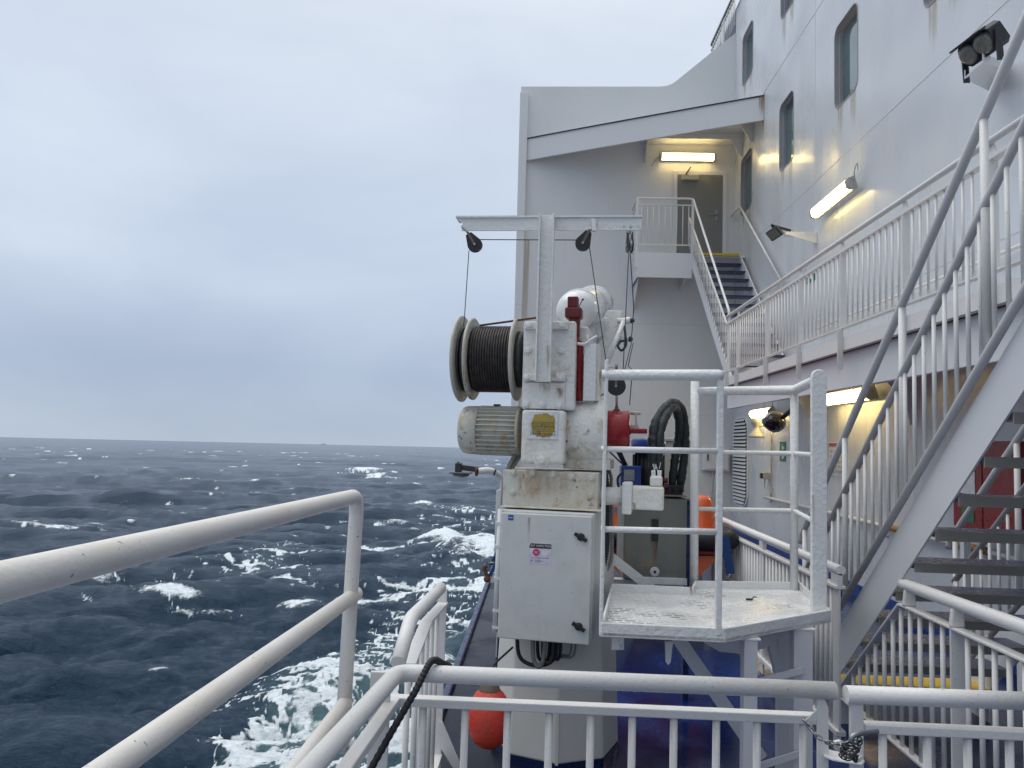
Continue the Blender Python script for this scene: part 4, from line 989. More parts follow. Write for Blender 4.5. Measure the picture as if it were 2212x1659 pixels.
q = px(1170, 994, Y=4.26); part('drain_plug', MB().lathe(q, (0, -1, 0), [(-.01, .045), (.008, .042)], 24).hexbolt(q + Vector((0, -.008, 0)), (0, -1, 0), .022, .02), M['crane'], dc)
for x0, x1, y0, L, m_ in ((1168, 1213, 800, .32, 'drip'), (1160, 1200, 826, .20, 'driplight'), (1200, 1222, 838, .18, 'drip')):
    Yq = 4.267 if y0 < 824 else 4.281
    stain(dc, px(x0, y0, Y=Yq), px(x1, y0, Y=Yq), (0, 0, -min(L, .06) if y0 < 824 else -L * .45), m_)
stain(dc, px(1092, 1016, Y=4.298), px(1285, 1022, Y=4.298), (0, 0, -.22), 'driplight'); stain(dc, px(1110, 1030, Y=4.2975), px(1190, 1030, Y=4.2975), (0, 0, -.20), 'driplight')
# right-hand casing, drum housing
part('rear_casing', pbox(MB(), 1222, 705, 1268, 870, 4.42, .4), M['crane'], dc, .01)
part('side_flange', pbox(pbox(MB(), 1262, 742, 1286, 866, 4.36, .03), 1284, 744, 1292, 866, 4.40, .10), M['lump'], dc, .005)
hc = px(1219, 933, Y=4.52); he = px(1317, 936, Y=4.52); hr = (px(1219, 860, Y=4.40).z - hc.z) * 1.0
part('drum_housing', MB().lathe((hc.x - .02, 4.52, hc.z), (1, 0, 0), [(0, hr), (he.x - hc.x - .02, hr), (he.x - hc.x - .015, hr * .98), (he.x - hc.x + .0, hr * .98), (he.x - hc.x, hr * .8)], 44), M['crane'], dc)
part('housing_foot', pbox(MB(), 1217, 990, 1318, 1016, 4.40, .35), M['plate'], dc, .006)
q0, q1 = px(1398, 885, Y=4.5), px(1432, 1010, Y=4.5)
# overhead beam and post
turned(-4.5, (cxm, 4.3, 0))
bt = px(1185, 470.5, Y=4.25).z; bb = px(1185, 497.5, Y=4.25).z; x0, x1 = px(985, 480, Y=4.25).x, px(1386, 480, Y=4.25).x
hx = [px(1379 + (k - 2) * 15, 488, Y=4.25).x for k in range(3)]
mb = MB(); zh_ = (bt + bb) / 2 - .018
outl = [(x0 + .035, 0, bb), (x1 - .008, 0, bb), (x1, 0, bb + .02), (x1, 0, bt), (x0, 0, bt), (x0 + .04, 0, bt - .03)]
hl = [(px(999, 492, Y=4.25).x, bb + .022, .010)] + [(x_ - .002, zh_, .0095) for x_ in hx]
lps = [[Vector((a, c_, 0)) for a, b__, c_ in outl]] + [[Vector((cx_ + r_ * math.cos(R(30 * k)), cz_ + r_ * math.sin(R(30 * k)), 0)) for k in range(12)] for cx_, cz_, r_ in hl]
tr = geometry.tessellate_polygon(lps); fv = [v for l in lps for v in l]
for yy in (4.25, 4.262): mb._add([(v.x, yy, v.y) for v in fv], [tuple(t_) if yy > 4.255 else tuple(reversed(t_)) for t_ in tr])
for l in lps:
    n_ = len(l); mb._add([(v.x, 4.25, v.y) for v in l] + [(v.x, 4.262, v.y) for v in l], [(i, (i + 1) % n_, n_ + (i + 1) % n_, n_ + i) for i in range(n_)])
mb.box((x0, 4.235, bt), (x1, 4.35, bt + .010))
part('overhead_beam', mb, M['lump'], dc)
pa, pb = px(1183, 478, Y=4.24), px(1174, 826, Y=4.24)
mb = MB(); wd = .043; yb = 4.235
xm0, xm1 = pb.x, pa.x
def leanbox(xo0, xo1, y0, y1, z0, z1):
    mb.hexa([(xm0 + xo0, y0, z0), (xm0 + xo1, y0, z0), (xm0 + xo1, y1, z0), (xm0 + xo0, y1, z0), (xm1 + xo0, y0, z1), (xm1 + xo1, y0, z1), (xm1 + xo1, y1, z1), (xm1 + xo0, y1, z1)])
leanbox(-wd, -wd + .009, 4.15, 4.245, pb.z, bt - .002); leanbox(wd - .009, wd, 4.15, 4.245, pb.z, bt - .002); leanbox(-wd + .009, wd - .009, 4.195, 4.205, pb.z, bt - .002)
part('beam_post', mb, M['lump'], dc, .002)
stain(dc, (xm0 + wd - .03, 4.1485, pb.z + .20), (xm0 + wd + .002, 4.1485, pb.z + .20), (0, 0, -.2), 'drip'); 
part('beam_lug', MB().bar(px(1282, 474, Y=4.235), px(1284, 500, Y=4.235), .026, .022, (0, 1, 0)), M['lump'], dc, .004)
turned(-9.0, (cxm, 4.3, 0))
# boom behind: gusset plates, strut, stub pipes
Yk = 4.95
P = lambda x, y: px(x, y, Y=Yk)
part('gusset', MB().prism([P(1287, 770), P(1287, 715), P(1312, 670), P(1346, 671), P(1332, 706), P(1290, 746)], (0, .03, 0)).prism([P(1264, 860), P(1266, 740), P(1318, 716), P(1340, 690), P(1312, 760), P(1290, 830), P(1287, 866)], (0, .02, 0)), M['lump'], dc, .004)
part('boom_strut', MB().cyl(px(1348, 694, Y=4.9), px(1300, 815, Y=4.9), .017, 14).cyl(px(1300, 815, Y=4.9), px(1284, 856, Y=4.9), .012, 12), M['lump'], dc)
for y_, xa_ in ((693, 1334), (733, 1330)):
    part('stub_pipe', MB().lathe(px(xa_, y_, Y=4.92), (1, -.12, 0.02), [(0, .018), (.055, .018), (.058, .022), (.082, .022), (.084, .015)], 18), M['lump'], dc)
    e = px(xa_, y_, Y=4.92) + Vector((.085, -.01, 0)); part('stub_gland', MB().lathe(e, (1, -.1, 0), [(0, .017), (.012, .019), (.014, .012), (.024, .012)], 10, False), M['dark'], dc)
part('strut_clamp', MB().box(px(1311, 786, Y=4.88), px(1328, 793, Y=4.88) + Vector((0, .05, 0))), M['lump'], dc)
part('clamp_bracket', MB().tube(smooth_path([px(1247, 742, Y=4.34), px(1262, 743, Y=4.34), px(1276, 734, Y=4.36), px(1288, 727, Y=4.40)], 6), .009, 8).cyl(px(1269, 737, Y=4.36), px(1269, 722, Y=4.36), .009, 8), M['lump'], dc)
# cross pipe with the hydraulic motor on the crane's flank
q0, q1 = px(1290, 1071, Y=4.5), px(1348, 1072, Y=4.5)
part('drive_tube', MB().cyl(q0, q1, .052, 24), M['crane'], dc)
fl = pbox(MB(), 1344, 1042, 1364, 1112, 4.42, .16); part('motor_flange', fl, M['lump'], dc, .008)
part('hydraulic_motor', pbox(pbox(MB(), 1364, 1050, 1434, 1104, 4.44, .13), 1404, 1028, 1431, 1052, 4.46, .09), M['crane'], dc, .014, 3)
part('port', pbox(pbox(MB(), 1407, 1016, 1416, 1030, 4.48, .04), 1420, 1016, 1429, 1030, 4.48, .04), M['lump'], dc, .004)
stain(dc, px(1365, 1085, Y=4.438), px(1376, 1085, Y=4.438), (0, 0, -.07), 'drip')
# warning plate
a, b = px(1143, 889, Y=4.257), px(1204, 949, Y=4.257)
sg = part('warning_plate', MB().box((a.x, 4.252, a.z), (b.x, 4.259, b.z)), M['whitesign'], dc)
def sign_mat():
    m, nt, bs, out = new_mat('peeling_warning_label')
    p_ = wpos(nt); n1 = noise(nt, p_, 32, 4, .6, .3)
    gx = N(nt, 'ShaderNodeSeparateXYZ'); nt.links.new(p_, gx.inputs[0])
    c_ = mixc(nt, mrange(nt, n1, .55, .60), (.44, .31, .05), (.22, .215, .19)); c_ = mixc(nt, mrange(nt, noise(nt, p_, 55, 4), .68, .72), c_, (.10, .10, .09))
    nt.links.new(c_, bs.inputs['Base Color']); bs.inputs['Roughness'].default_value = .5; return m
rg = random.Random(5); cxs, czs = (a.x + b.x) / 2, (a.z + b.z) / 2; hw, hh = (b.x - a.x) / 2 * .84, (a.z - b.z) / 2 * .92
blobp = []
for k in range(40):
    th = 2 * math.pi * k / 40; e = (abs(math.cos(th)) ** 4 + abs(math.sin(th)) ** 4) ** -.25
    rr_ = e * rg.uniform(.84, 1.0); blobp.append((cxs + hw * rr_ * math.cos(th), 4.2515, czs + hh * rr_ * math.sin(th)))
part('label', MB().prism(blobp, (0, .0006, 0)), sign_mat(), sg)
for s_, dz, sz_ in (('CRANK HANDLE FOR HOISTING', .016, .0085), ('MUST USED IN EMERGENCY ONLY', .007, .0085), ("DON'T MOVE", -.008, .021), ('THE BRAKE CONTROL LEVER OR', -.022, .0085), ('START THE ELECTRIC MOTOR WHEN', -.0325, .0085), ('CRANK HANDLE', -.047, .018), ('IS INSERTED', -.059, .0105)):
    w_ = writing('lettering', s_, sg, (cxs, 4.2512, czs + dz * 1.05), (1, 0, 0), (0, 0, 1), sz_ * 1.05, M['ink'])

# ------------------------------------------------------------------ winch: motor, rope drum, brake drum
wc = thing('electric_motor', 'weathered cream electric motor with rusty cooling fins under the rope drum', 'motor', px(1060, 930, Y=4.47))
mc = px(1060, 930, Y=4.47); mx0, mx1, mx2 = px(997, 930, Y=4.47).x, px(1037, 930, Y=4.47).x, px(1126, 930, Y=4.47).x; mr = .146
part('fan_cowl', MB().lathe((mx0, 4.47, mc.z), (1, 0, 0), [(0, mr * .55), (.004, mr * .80), (.018, mr * .93), (.04, mr * .985), (mx1 - mx0, mr), (mx1 - mx0 + .004, mr * .93)], 40), M['motor'], wc)
part('stator', MB().lathe((mx1, 4.47, mc.z), (1, 0, 0), [(0, mr * .88), (mx2 - mx1, mr * .88)], 40), M['motor'], wc)
ff = None
for k in range(30):
    th = 2 * math.pi * k / 30; u = Vector((0, math.cos(th), math.sin(th))); p_ = Vector((0, 4.47, mc.z)) + u * mr * .92
    tg = Vector((0, -math.sin(th), math.cos(th)))
    part('cooling_fin', MB().prism([Vector((mx1 + .006, 0, 0)) + p_ - tg * .0035 - u * .010, Vector((mx1 + .006, 0, 0)) + p_ + tg * .0035 - u * .010, Vector((mx1 + .006, 0, 0)) + p_ + tg * .0025 + u * .014, Vector((mx1 + .006, 0, 0)) + p_ - tg * .0025 + u * .014], (mx2 - mx1 - .02, 0, 0)), M['motor'], wc)
part('end_shield', MB().lathe((mx2 - .016, 4.47, mc.z), (1, 0, 0), [(0, mr * 1.0), (.018, mr * 1.0)], 40), M['rustrim'], wc)
part('lifting_plug', MB().cyl((mx1 + .10, 4.47, mc.z + mr * .95), (mx1 + .10, 4.47, mc.z + mr * 1.08), .022, 12), M['dark'], wc)
rd = thing('rope_drum', 'winch drum wound with black wire rope between rusty white flanges', 'rope drum', px(1060, 776, Y=4.5))
dcz = px(1060, 776, Y=4.5).z; f1, f2, f3 = px(998, 776, Y=4.5).x, px(1022, 776, Y=4.5).x, px(1117, 776, Y=4.5).x
R1, R2, RR = .262, .248, .194
for x_, r_ in ((f1, R1), (f2, R2), (f3, R2)):
    part('flange', MB().lathe((x_ - .008, 4.5, dcz), (1, 0, 0), [(0, r_ * .985), (.003, r_), (.015, r_), (.018, r_ * .985)], 56), M['motor'], rd)
for x_, r_ in ((f1, R1), (f2, R2), (f3, R2)):
    part('flange_rust', MB().lathe((x_ - .0005, 4.5, dcz), (1, 0, 0), [(0, r_ + .0012), (.007, r_ + .0012)], 56), M['rustrim'], rd)
nt_ = 15; mb = MB()
xr0, xr1 = f2 + .022, f3 - .016; pit = (xr1 - xr0) / nt_
pts = []
for i in range(nt_ * 30 + 1):
    a = 2 * math.pi * i / 30; pts.append((xr0 + pit * (i / 30.0) + pit * .0, 4.5 + RR * math.cos(a), dcz + RR * math.sin(a)))
mb.tube(pts, pit * .53, 8)
mb.lathe((f2 + .01, 4.5, dcz), (1, 0, 0), [(0, RR - .004), (f3 - f2 - .02, RR - .004)], 40)
part('wire_rope', mb, M['ropeblk'], rd)
mb = MB()
for k, rr_ in enumerate((.20, .17, .205)): mb.lathe((f1 + .012 + k * .012, 4.5, dcz), (1, 0, 0), [(0, rr_ - .01), (.006, rr_), (.012, rr_ - .01)], 40)
part('spare_rope', mb, M['wire'], rd)
part('hub', MB().lathe((f3, 4.5, dcz), (1, 0, 0), [(.01, .17), (.05, .17), (.06, .09), (.10, .09)], 32), M['dark'], rd)
t = thing('wire_fall', 'rusty wire rope running from the drum top to the crane head', 'wire rope', px(1042, 700, Y=4.42))
part('wire', MB().tube([px(1036, 703, Y=4.42), px(1162, 686, Y=4.45)], .0065, 8), M['rust'], t)
bd = thing('brake_drum', 'glossy red brake drum with a stub shaft behind the platform rail', 'brake drum', px(1330, 926, Y=4.5))
bc = px(1300, 926, Y=4.5); be = px(1360, 926, Y=4.5).x; brr = .107
part('drum', MB().lathe((bc.x, 4.5, bc.z), (1, 0, 0), [(0, brr * .9), (.004, brr), (be - bc.x - .012, brr), (be - bc.x, brr * .95), (be - bc.x + .001, brr * .3)], 44), M['red'], bd)
part('shaft', MB().lathe((be, 4.5, bc.z - .008), (1, 0, 0), [(0, .028), (.01, .016), (px(1398, 930, Y=4.5).x - be, .0145)], 16), M['red'], bd)
part('side_bracket', MB().tube([px(1362, 892, Y=4.58), px(1384, 893, Y=4.58)], .011, 10).bar(px(1373, 893, Y=4.57), px(1375, 925, Y=4.57), .012, .012, (0, 1, 0)).bar(px(1362, 922, Y=4.57), px(1380, 923, Y=4.57), .02, .02), M['beige'], bd)
e = px(1332, 884, Y=4.5); part('lifting_eye', MB().lathe((e.x, 4.5, bc.z + brr - .004), (0, 0, 1), [(0, .025), (.008, .022), (.016, .012), (.03, .010)], 14), M['rust'], bd)
# brake lever handle and red pipe
bl = thing('brake_lever', 'dark red brake lever weight on top of a bright red pipe', 'lever', px(1240, 690, Y=4.36))
part('upper_weight', pbox(MB(), 1226, 640, 1248, 664, 4.345, .06), M['darkred'], bl, .006)
part('collar', pbox(MB(), 1220, 663, 1256, 686, 4.325, .10), M['darkred'], bl, .01)
part('lower_weight', pbox(MB(), 1228, 686, 1251, 726, 4.345, .06), M['darkred'], bl, .006)
part('pipe', MB().tube(fillet([px(1241, 724, Y=4.38), px(1244, 736, Y=4.38), px(1252, 744, Y=4.39), px(1251, 866, Y=4.40)], .03), .0205, 16), M['red'], bl)
part('pin', MB().tube([px(1250, 664, Y=4.36), px(1258, 648, Y=4.36)], .003, 6).ball(px(1259, 647, Y=4.36), .007, 8, 6), M['dark'], bl)
# accumulator tank
ta, tb = px(1241, 673, Y=4.72), px(1287, 655, Y=5.62); r0_, r1_ = .130, .122
tk = thing('pressure_tank', 'white cylindrical pressure tank strapped along the crane boom', 'tank', ta)
ax = (tb - ta); L = ax.length; ax.normalize()
prof = [(-.085, .012), (-.078, .045), (-.06, .08), (-.032, .108), (0, .124), (.04, .13), (L - .04, .13), (L, .12), (L + .04, .09), (L + .06, .03)]
part('shell', MB().lathe(ta + ax * .04, ax, prof, 48), M['gloss'], tk)
for s_ in (.16, L - .18):
    part('band', MB().lathe(ta + ax * s_, ax, [(0, .131), (.002, .137), (.026, .137), (.028, .131)], 48), M['lump'], tk)
    sd_ = Vector((0.93, 0, -.36)); e = ta + ax * (s_ + .014) + sd_ * .138
    part('band_bolt', MB().bar(e - Vector((0, 0, .02)), e + Vector((.06, 0, -.02)), .03, .022).cyl(e + Vector((.045, 0, 0)), e + Vector((.045, 0, -.085)), .009, 10).hexbolt(e + Vector((.045, 0, -.045)), (0, 0, -1), .013, .02), M['lump'], tk)
    part('cradle', MB().bar(ta + ax * (s_ + .014) + Vector((0, 0, -.12)), ta + ax * (s_ + .014) + Vector((0, 0, -.24)), .2, .03, (0, 1, 0)), M['lump'], tk)
stain(tk, ta + ax * .16 + Vector((.09, -.1, -.03)), ta + ax * .16 + Vector((.14, -.06, -.02)), (-.03, -.02, -.12), 'drip')
# control cabinet on the crane column
a, b = px(1083, 1101, Y=4.12), px(1273, 1396, Y=4.12)
cb = thing('control_cabinet', 'grey steel control cabinet with two black knobs on the crane column', 'cabinet', ((a.x + b.x) / 2, 4.25, b.z))
part('body', MB().box((a.x - .012, 4.15, a.z - .002), (b.x + .008, 4.36, b.z + .008)), M['cab'], cb, .008)
dr = part('door', MB().box((a.x, 4.118, a.z - .014), (b.x, 4.145, b.z + .004)), M['cab'], cb, .007, 3)
part('gasket', MB().box((a.x + .006, 4.144, a.z - .02), (b.x - .006, 4.152, b.z + .01)), M['gap'], cb)
for x_, y_ in ((1255, 1160), (1250, 1353)):
    k_ = px(x_, y_, Y=4.118)
    part('knob', MB().lathe(k_, (0, -1, 0), [(0, .021), (.006, .021), (.014, .018), (.016, .012)], 20).bar(k_ + Vector((-.033, -.012, .018)), k_ + Vector((.033, -.012, -.018)), .02, .018, (.48, 0, .88)), M['black'], dr, .002)
hx_ = px(1082, 1240, Y=4.15).x
part('hinge', MB().cyl((hx_ - .012, 4.14, a.z), (hx_ - .022, 4.14, b.z + .03), .014, 10), M['bulk'], cb)
for f_ in (.12, .30, .55, .80, .93): part('hinge_clip', MB().box((hx_ - .035, 4.125, a.z + (b.z - a.z) * f_), (hx_ + .004, 4.16, a.z + (b.z - a.z) * f_ + .014)), M['bulk'], cb)
# stickers on the door
a1, b1 = px(1143, 1173, Y=4.117), px(1190, 1220, Y=4.117)
st = part('inspection_sticker', MB().prism([(a1.x, 4.1168, b1.z), (b1.x, 4.1168, b1.z), (b1.x, 4.1168, a1.z), (a1.x + .008, 4.1168, a1.z), (a1.x, 4.1168, a1.z - .022)], (0, .001, 0)), M['purple'], dr)
wS = b1.x - a1.x; hS = a1.z - b1.z
part('header', MB().prism([(a1.x + .001, 4.1162, a1.z - .025), (b1.x - .0005, 4.1162, a1.z - .025), (b1.x - .0005, 4.1162, a1.z - .0005), (a1.x + .009, 4.1162, a1.z - .0005), (a1.x + .001, 4.1162, a1.z - .020)], (0, .0006, 0)), M['ink'], st)
writing('lettering', 'EXT INSPECTION', st, (a1.x + wS * .53, 4.1158, a1.z - .0125), (1, 0, 0), (0, 0, 1), .0165, M['whitesign'], squeeze=.86)
part('seal', MB().lathe((a1.x + wS * .33, 4.1166, a1.z - hS * .44), (0, -1, 0), [(0, .0195), (.0005, .0195)], 28), M['pink'], st)
part('seal', MB().lathe((a1.x + wS * .70, 4.1166, a1.z - hS * .44), (0, -1, 0), [(0, .0185), (.0005, .0185)], 28), M['whitesign'], st)
part('seal_bar', MB().box((a1.x + wS * .33 - .009, 4.1160, a1.z - hS * .44 - .004), (a1.x + wS * .33 + .009, 4.1164, a1.z - hS * .44 - .002)).box((a1.x + wS * .33 - .009, 4.1160, a1.z - hS * .44 + .002), (a1.x + wS * .33 + .009, 4.1164, a1.z - hS * .44 + .004)), M['purple'], st)
writing('lettering', 'VIKING LIFE-SAVING EQUIPMENT', st, (a1.x + wS * .5, 4.1162, a1.z - hS * .70), (1, 0, 0), (0, 0, 1), .0075, M['ink'], squeeze=.9)
part('emblem', MB().prism([(a1.x + .010, 4.1163, b1.z + .021), (a1.x + .016, 4.1163, b1.z + .018), (a1.x + .022, 4.1163, b1.z + .021), (a1.x + .016, 4.1163, b1.z + .010)], (0, .0004, 0)), M['ink'], st)
part('small_print', MB().box((a1.x + .030, 4.1163, b1.z + .0205), (a1.x + .062, 4.1166, b1.z + .0215)).box((a1.x + .030, 4.1163, b1.z + .016), (a1.x + .084, 4.1166, b1.z + .0172)).box((a1.x + .030, 4.1163, b1.z + .012), (a1.x + .068, 4.1166, b1.z + .013)).box((a1.x + .030, 4.1163, b1.z + .008), (a1.x + .058, 4.1166, b1.z + .009)), M['dark'], st)
a1, b1 = px(1098, 1112, Y=4.117), px(1109, 1124, Y=4.117)
st = part('maker_sticker', MB().box((a1.x, 4.1165, a1.z), (b1.x, 4.1178, b1.z)), M['bluestick'], dr)
part('sticker_lines', MB().box((a1.x + .004, 4.116, (a1.z + b1.z) / 2 - .002), (b1.x - .004, 4.1164, (a1.z + b1.z) / 2 + .002)), M['purple'], st)
stain(cb, px(1140, 1118, Y=4.1165), px(1146, 1118, Y=4.1165), (-.002, 0, -.16), 'drip')
# cable loops hanging under the cabinet
cl = thing('cable_loops', 'loops of black cable drooping below the control cabinet', 'cables', px(1165, 1400, Y=4.25))
bz = b.z + .02
for xa_, xb_, yl, yy, r_, m_ in ((1115, 1205, 1438, 4.22, .011, 'black'), (1150, 1177, 1440, 4.19, .012, 'conduit'), (1160, 1188, 1428, 4.26, .010, 'black'), (1172, 1196, 1432, 4.20, .011, 'black'), (1188, 1212, 1424, 4.28, .009, 'navy'), (1195, 1245, 1420, 4.30, .005, 'conduit'), (1205, 1235, 1415, 4.31, .005, 'conduit')):
    p0_, p1_, pm = px(xa_, 1396, Y=yy), px(xb_, 1399, Y=yy), px((xa_ + xb_) / 2, yl, Y=yy)
    part('cable', MB().tube(smooth_path([Vector((p0_.x, yy, bz)), p0_.lerp(pm, .5) + Vector(((p0_.x - pm.x) * .30, 0, -.01)), pm, p1_.lerp(pm, .5) + Vector(((p1_.x - pm.x) * .30, 0, -.01)), Vector((p1_.x, yy, bz))], 6), r_, 8), M[m_ if m_ != 'conduit' else 'conduit'], cl)
# flexible conduits beside the casing
def conduit(path, r, name, label, mat='conduit', cat='conduit'):
    pts = smooth_path(path, 10); rs = []
    dense = []
    for i in range(len(pts) - 1):
        n_ = max(2, int((pts[i + 1] - pts[i]).length / .0035))
        for k in range(n_): dense.append(pts[i].lerp(pts[i + 1], k / n_))
    rs = [r * (1 + .10 * (1 if (i // 2) % 2 else -1)) for i in range(len(dense))]
    t = thing(name, label, cat, path[-1]); part('hose', MB().tube(dense, rs, 10), M[mat], t); return t
conduit([px(1112, 984, Y=4.42), px(1100, 1008, Y=4.40), px(1090, 1040, Y=4.38), px(1086, 1092, Y=4.36)], .014, 'flexible_conduit', 'outer grey ribbed conduit hanging from the motor to the cabinet side')
conduit([px(1124, 982, Y=4.46), px(1110, 1004, Y=4.42), px(1100, 1030, Y=4.40), px(1096, 1098, Y=4.37)], .013, 'flexible_conduit', 'inner grey ribbed conduit between the motor and the bolted base casing')
conduit([px(1304, 1005, Y=4.62), px(1310, 1045, Y=4.58), px(1311, 1120, Y=4.55), px(1311, 1170, Y=4.55), px(1305, 1215, Y=4.55), px(1298, 1232, Y=4.55)], .017, 'flexible_conduit', 'thick black ribbed hose behind the left platform post', 'black')
conduit([px(1308, 998, Y=4.66), px(1320, 1030, Y=4.64), px(1320, 1060, Y=4.62), px(1322, 1190, Y=4.60), px(1314, 1226, Y=4.58), px(1300, 1240, Y=4.58)], .010, 'flexible_conduit', 'thin grey ribbed hose curving right of the thick black hose')
# pulley blocks under the beam, and their wires
def pulley(c, tilt, hang, label, r=.042, fw=(0, -1, 0)):
    c = Vector(c); fw = Vector(fw).normalized(); upv = Vector((math.sin(tilt), 0, math.cos(tilt))); upv = (upv - fw * upv.dot(fw)).normalized(); sd = upv.cross(fw)
    t = thing('pulley_block', label, 'pulley', c, 'pulley blocks on the overhead beam')
    part('sheave', MB().lathe(c - fw * .007, fw, [(0, r * .96), (.005, r * .80), (.009, r * .80), (.014, r * .96)], 28), M['steel'], t)
    for s_ in (-1, 1):
        o = c + fw * (.010 * s_)
        pts = [o + (sd * math.cos(R(a)) + upv * math.sin(R(a))) * r * 1.02 for a in range(170, 371, 20)] + [o + sd * r * .42 + upv * r * 1.75, o - sd * r * .42 + upv * r * 1.75]
        part('cheek', MB().prism(pts, fw * (.004 * s_)), M['black'], t)
        part('strap', MB().bar(o + fw * (.006 * s_) - upv * r * .2, o + fw * (.006 * s_) + upv * r * 2.0, .014, .004, fw), M['brown'] if s_ > 0 else M['dark'], t)
    part('pin', MB().lathe(c - fw * .022, fw, [(0, .007), (.044, .007)], 12), M['steel'], t)
    part('shackle', MB().tube(smooth_path([c + upv * r * 1.7, c + upv * r * 2.1, Vector(hang)], 5), .007, 8), M['steel'], t)
    return t
turned(-4.5, (cxm, 4.3, 0))
p1 = px(1026, 529, Y=4.245); pulley(p1, -.55, px(999, 491, Y=4.255), 'left pulley block on the beam end above the rope drum')
p2 = px(1259, 526, Y=4.235); pulley(p2, .45, px(1285, 499, Y=4.235), 'middle pulley block with peeling paint under the beam lug')
p3 = px(1360, 531, Y=4.26); pulley(p3, .0, px(1362, 490, Y=4.256), 'right pulley block seen edge-on under the three-hole beam end', .040, (-.97, -.22, 0))
turned(-9.0, (cxm, 4.3, 0))
hk = px(1331, 834, Y=4.5); t = pulley(hk, 0.0, px(1332, 880, Y=4.5), 'black hook block hanging above the red brake drum', .055, (0, -1, 0)); t.name = 'hook_block'
def wire(pts, label, r=.0028):
    t = thing('steel_wire', label, 'wire', pts[0], 'thin steel wires of the crane'); part('strand', MB().tube(pts, r, 6), M['wire'], t)
wire([px(1013, 541, Y=4.245), px(1003, 690, Y=4.38), px(1001, 706, Y=4.36)], 'steel wire from the left pulley down to the drum flange')
wire([px(1030, 517.5, Y=4.245), px(1256, 518.5, Y=4.235)], 'horizontal steel wire between the left and middle pulleys')
wire([px(1273, 531, Y=4.235), px(1312, 800, Y=4.5)], 'slanting steel wire from the middle pulley to the platform rail')
wire([px(1358, 545, Y=4.26), px(1346, 800, Y=4.48), px(1336, 822, Y=4.5)], 'steel wire from the right pulley to the hook block')
wire([px(1361, 545, Y=4.26), px(1369, 664, Y=4.6), px(1363, 745, Y=4.6), px(1346, 812, Y=4.5)], 'steel wire from the right pulley past the stub pipes')
wire([px(1368, 740, Y=4.62), px(1357, 790, Y=4.62), px(1366, 800, Y=4.62), px(1360, 875, Y=4.62)], 'short steel wire with a splice below the stub pipes')
wire([px(1312, 845, Y=4.52), px(1298, 855, Y=4.52)], 'short dark wire tail beside the hook block', .004)
t = thing('cable_loop', 'dark cable loop hanging between the two stub pipes', 'cable', px(1345, 740, Y=4.9))
part('cable', MB().tube(smooth_path([px(1348, 700, Y=4.9), px(1351, 725, Y=4.88), px(1352, 745, Y=4.88), px(1343, 757, Y=4.88), px(1335, 748, Y=4.88), px(1340, 738, Y=4.9), px(1348, 736, Y=4.9)], 6), .008, 8), M['dark'], t)

turned()
# ------------------------------------------------------------------ hydraulic power pack
hp = thing('hydraulic_unit', 'grey hydraulic tank with black pump and blue motor top behind the platform', 'hydraulic unit', px(1415, 1250, Y=4.95))
hb_ = pbox(MB(), 1349, 1073, 1482, 1256, 4.86, .42); part('tank', hb_, M['graybox'], hp, .01)
part('lid', pbox(MB(), 1346, 1068, 1485, 1074, 4.84, .46), M['brown'], hp, .003)
part('sight_glass', pbox(MB(), 1408, 1122, 1422, 1170, 4.85, .008), M['black'], hp)
q = px(1414, 1235, Y=4.858); part('drain_cap', MB().lathe(q, (0, -1, 0), [(0, .030), (.006, .030), (.010, .022)], 24), M['bulk'], hp); part('drain_hole', MB().lathe(q + Vector((0, -.0095, 0)), (0, -1, 0), [(0, .009), (.002, .009)], 12), M['gap'], hp)
stain(hp, px(1408, 1171, Y=4.858), px(1423, 1171, Y=4.858), (0, 0, -.2), 'drip')
part('skirt', pbox(MB(), 1376, 1246, 1484, 1265, 4.845, .015), M['lump'], hp, .003)
mcx = px(1400, 1010, Y=5.05); 
q0, q1 = px(1400, 1068, Y=5.05), px(1400, 979, Y=5.05)
part('pump_motor', MB().lathe((q0.x, 5.05, q0.z), (0, 0, 1), [(0, .09), (q1.z - q0.z, .09)], 32), M['black'], hp)
for k in range(18):
    th = R(20 * k); u = Vector((math.cos(th), math.sin(th), 0)); pc = Vector((q0.x, 5.05, q0.z + .02)) + u * .096; tg = Vector((-u.y, u.x, 0))
    part('motor_rib', MB().prism([pc - tg * .003 - u * .008, pc + tg * .003 - u * .008, pc + tg * .003 + u * .009, pc - tg * .003 + u * .009], (0, 0, q1.z - q0.z - .03)), M['black'], hp)
q2 = px(1400, 948, Y=5.05); part('motor_cap', MB().lathe((q1.x, 5.05, q1.z), (0, 0, 1), [(0, .112), (q2.z - q1.z - .012, .112), (q2.z - q1.z, .10)], 32), M['blue'], hp)
part('terminal_box', pbox(MB(), 1342, 1006, 1385, 1051, 4.88, .11), M['blue'], hp, .006); part('rating_plate', pbox(MB(), 1348, 1014, 1370, 1038, 4.876, .005), M['steel'], hp)
part('valve_block', pbox(pbox(MB(), 1440, 1046, 1475, 1074, 4.98, .12), 1424, 1055, 1442, 1070, 4.98, .08), M['black'], hp, .006)
part('fitting', MB().cyl(px(1426, 1052, Y=4.95), px(1444, 1052, Y=4.95), .012, 10).cyl(px(1430, 1038, Y=4.98), px(1442, 1038, Y=4.98), .018, 12), M['darkred'], hp)
zs_ = px(1360, 1256, Y=4.86).z
part('support', MB().box((cxm + .25, 4.92, zs_ - .06), (px(1480, 1250, Y=4.86).x, 5.0, zs_ - .001)), M['column'], hp)
hc_ = thing('pump_cabinet', 'beige sheet metal cabinet behind the black hydraulic hoses', 'cabinet', px(1460, 1070, Y=5.6))
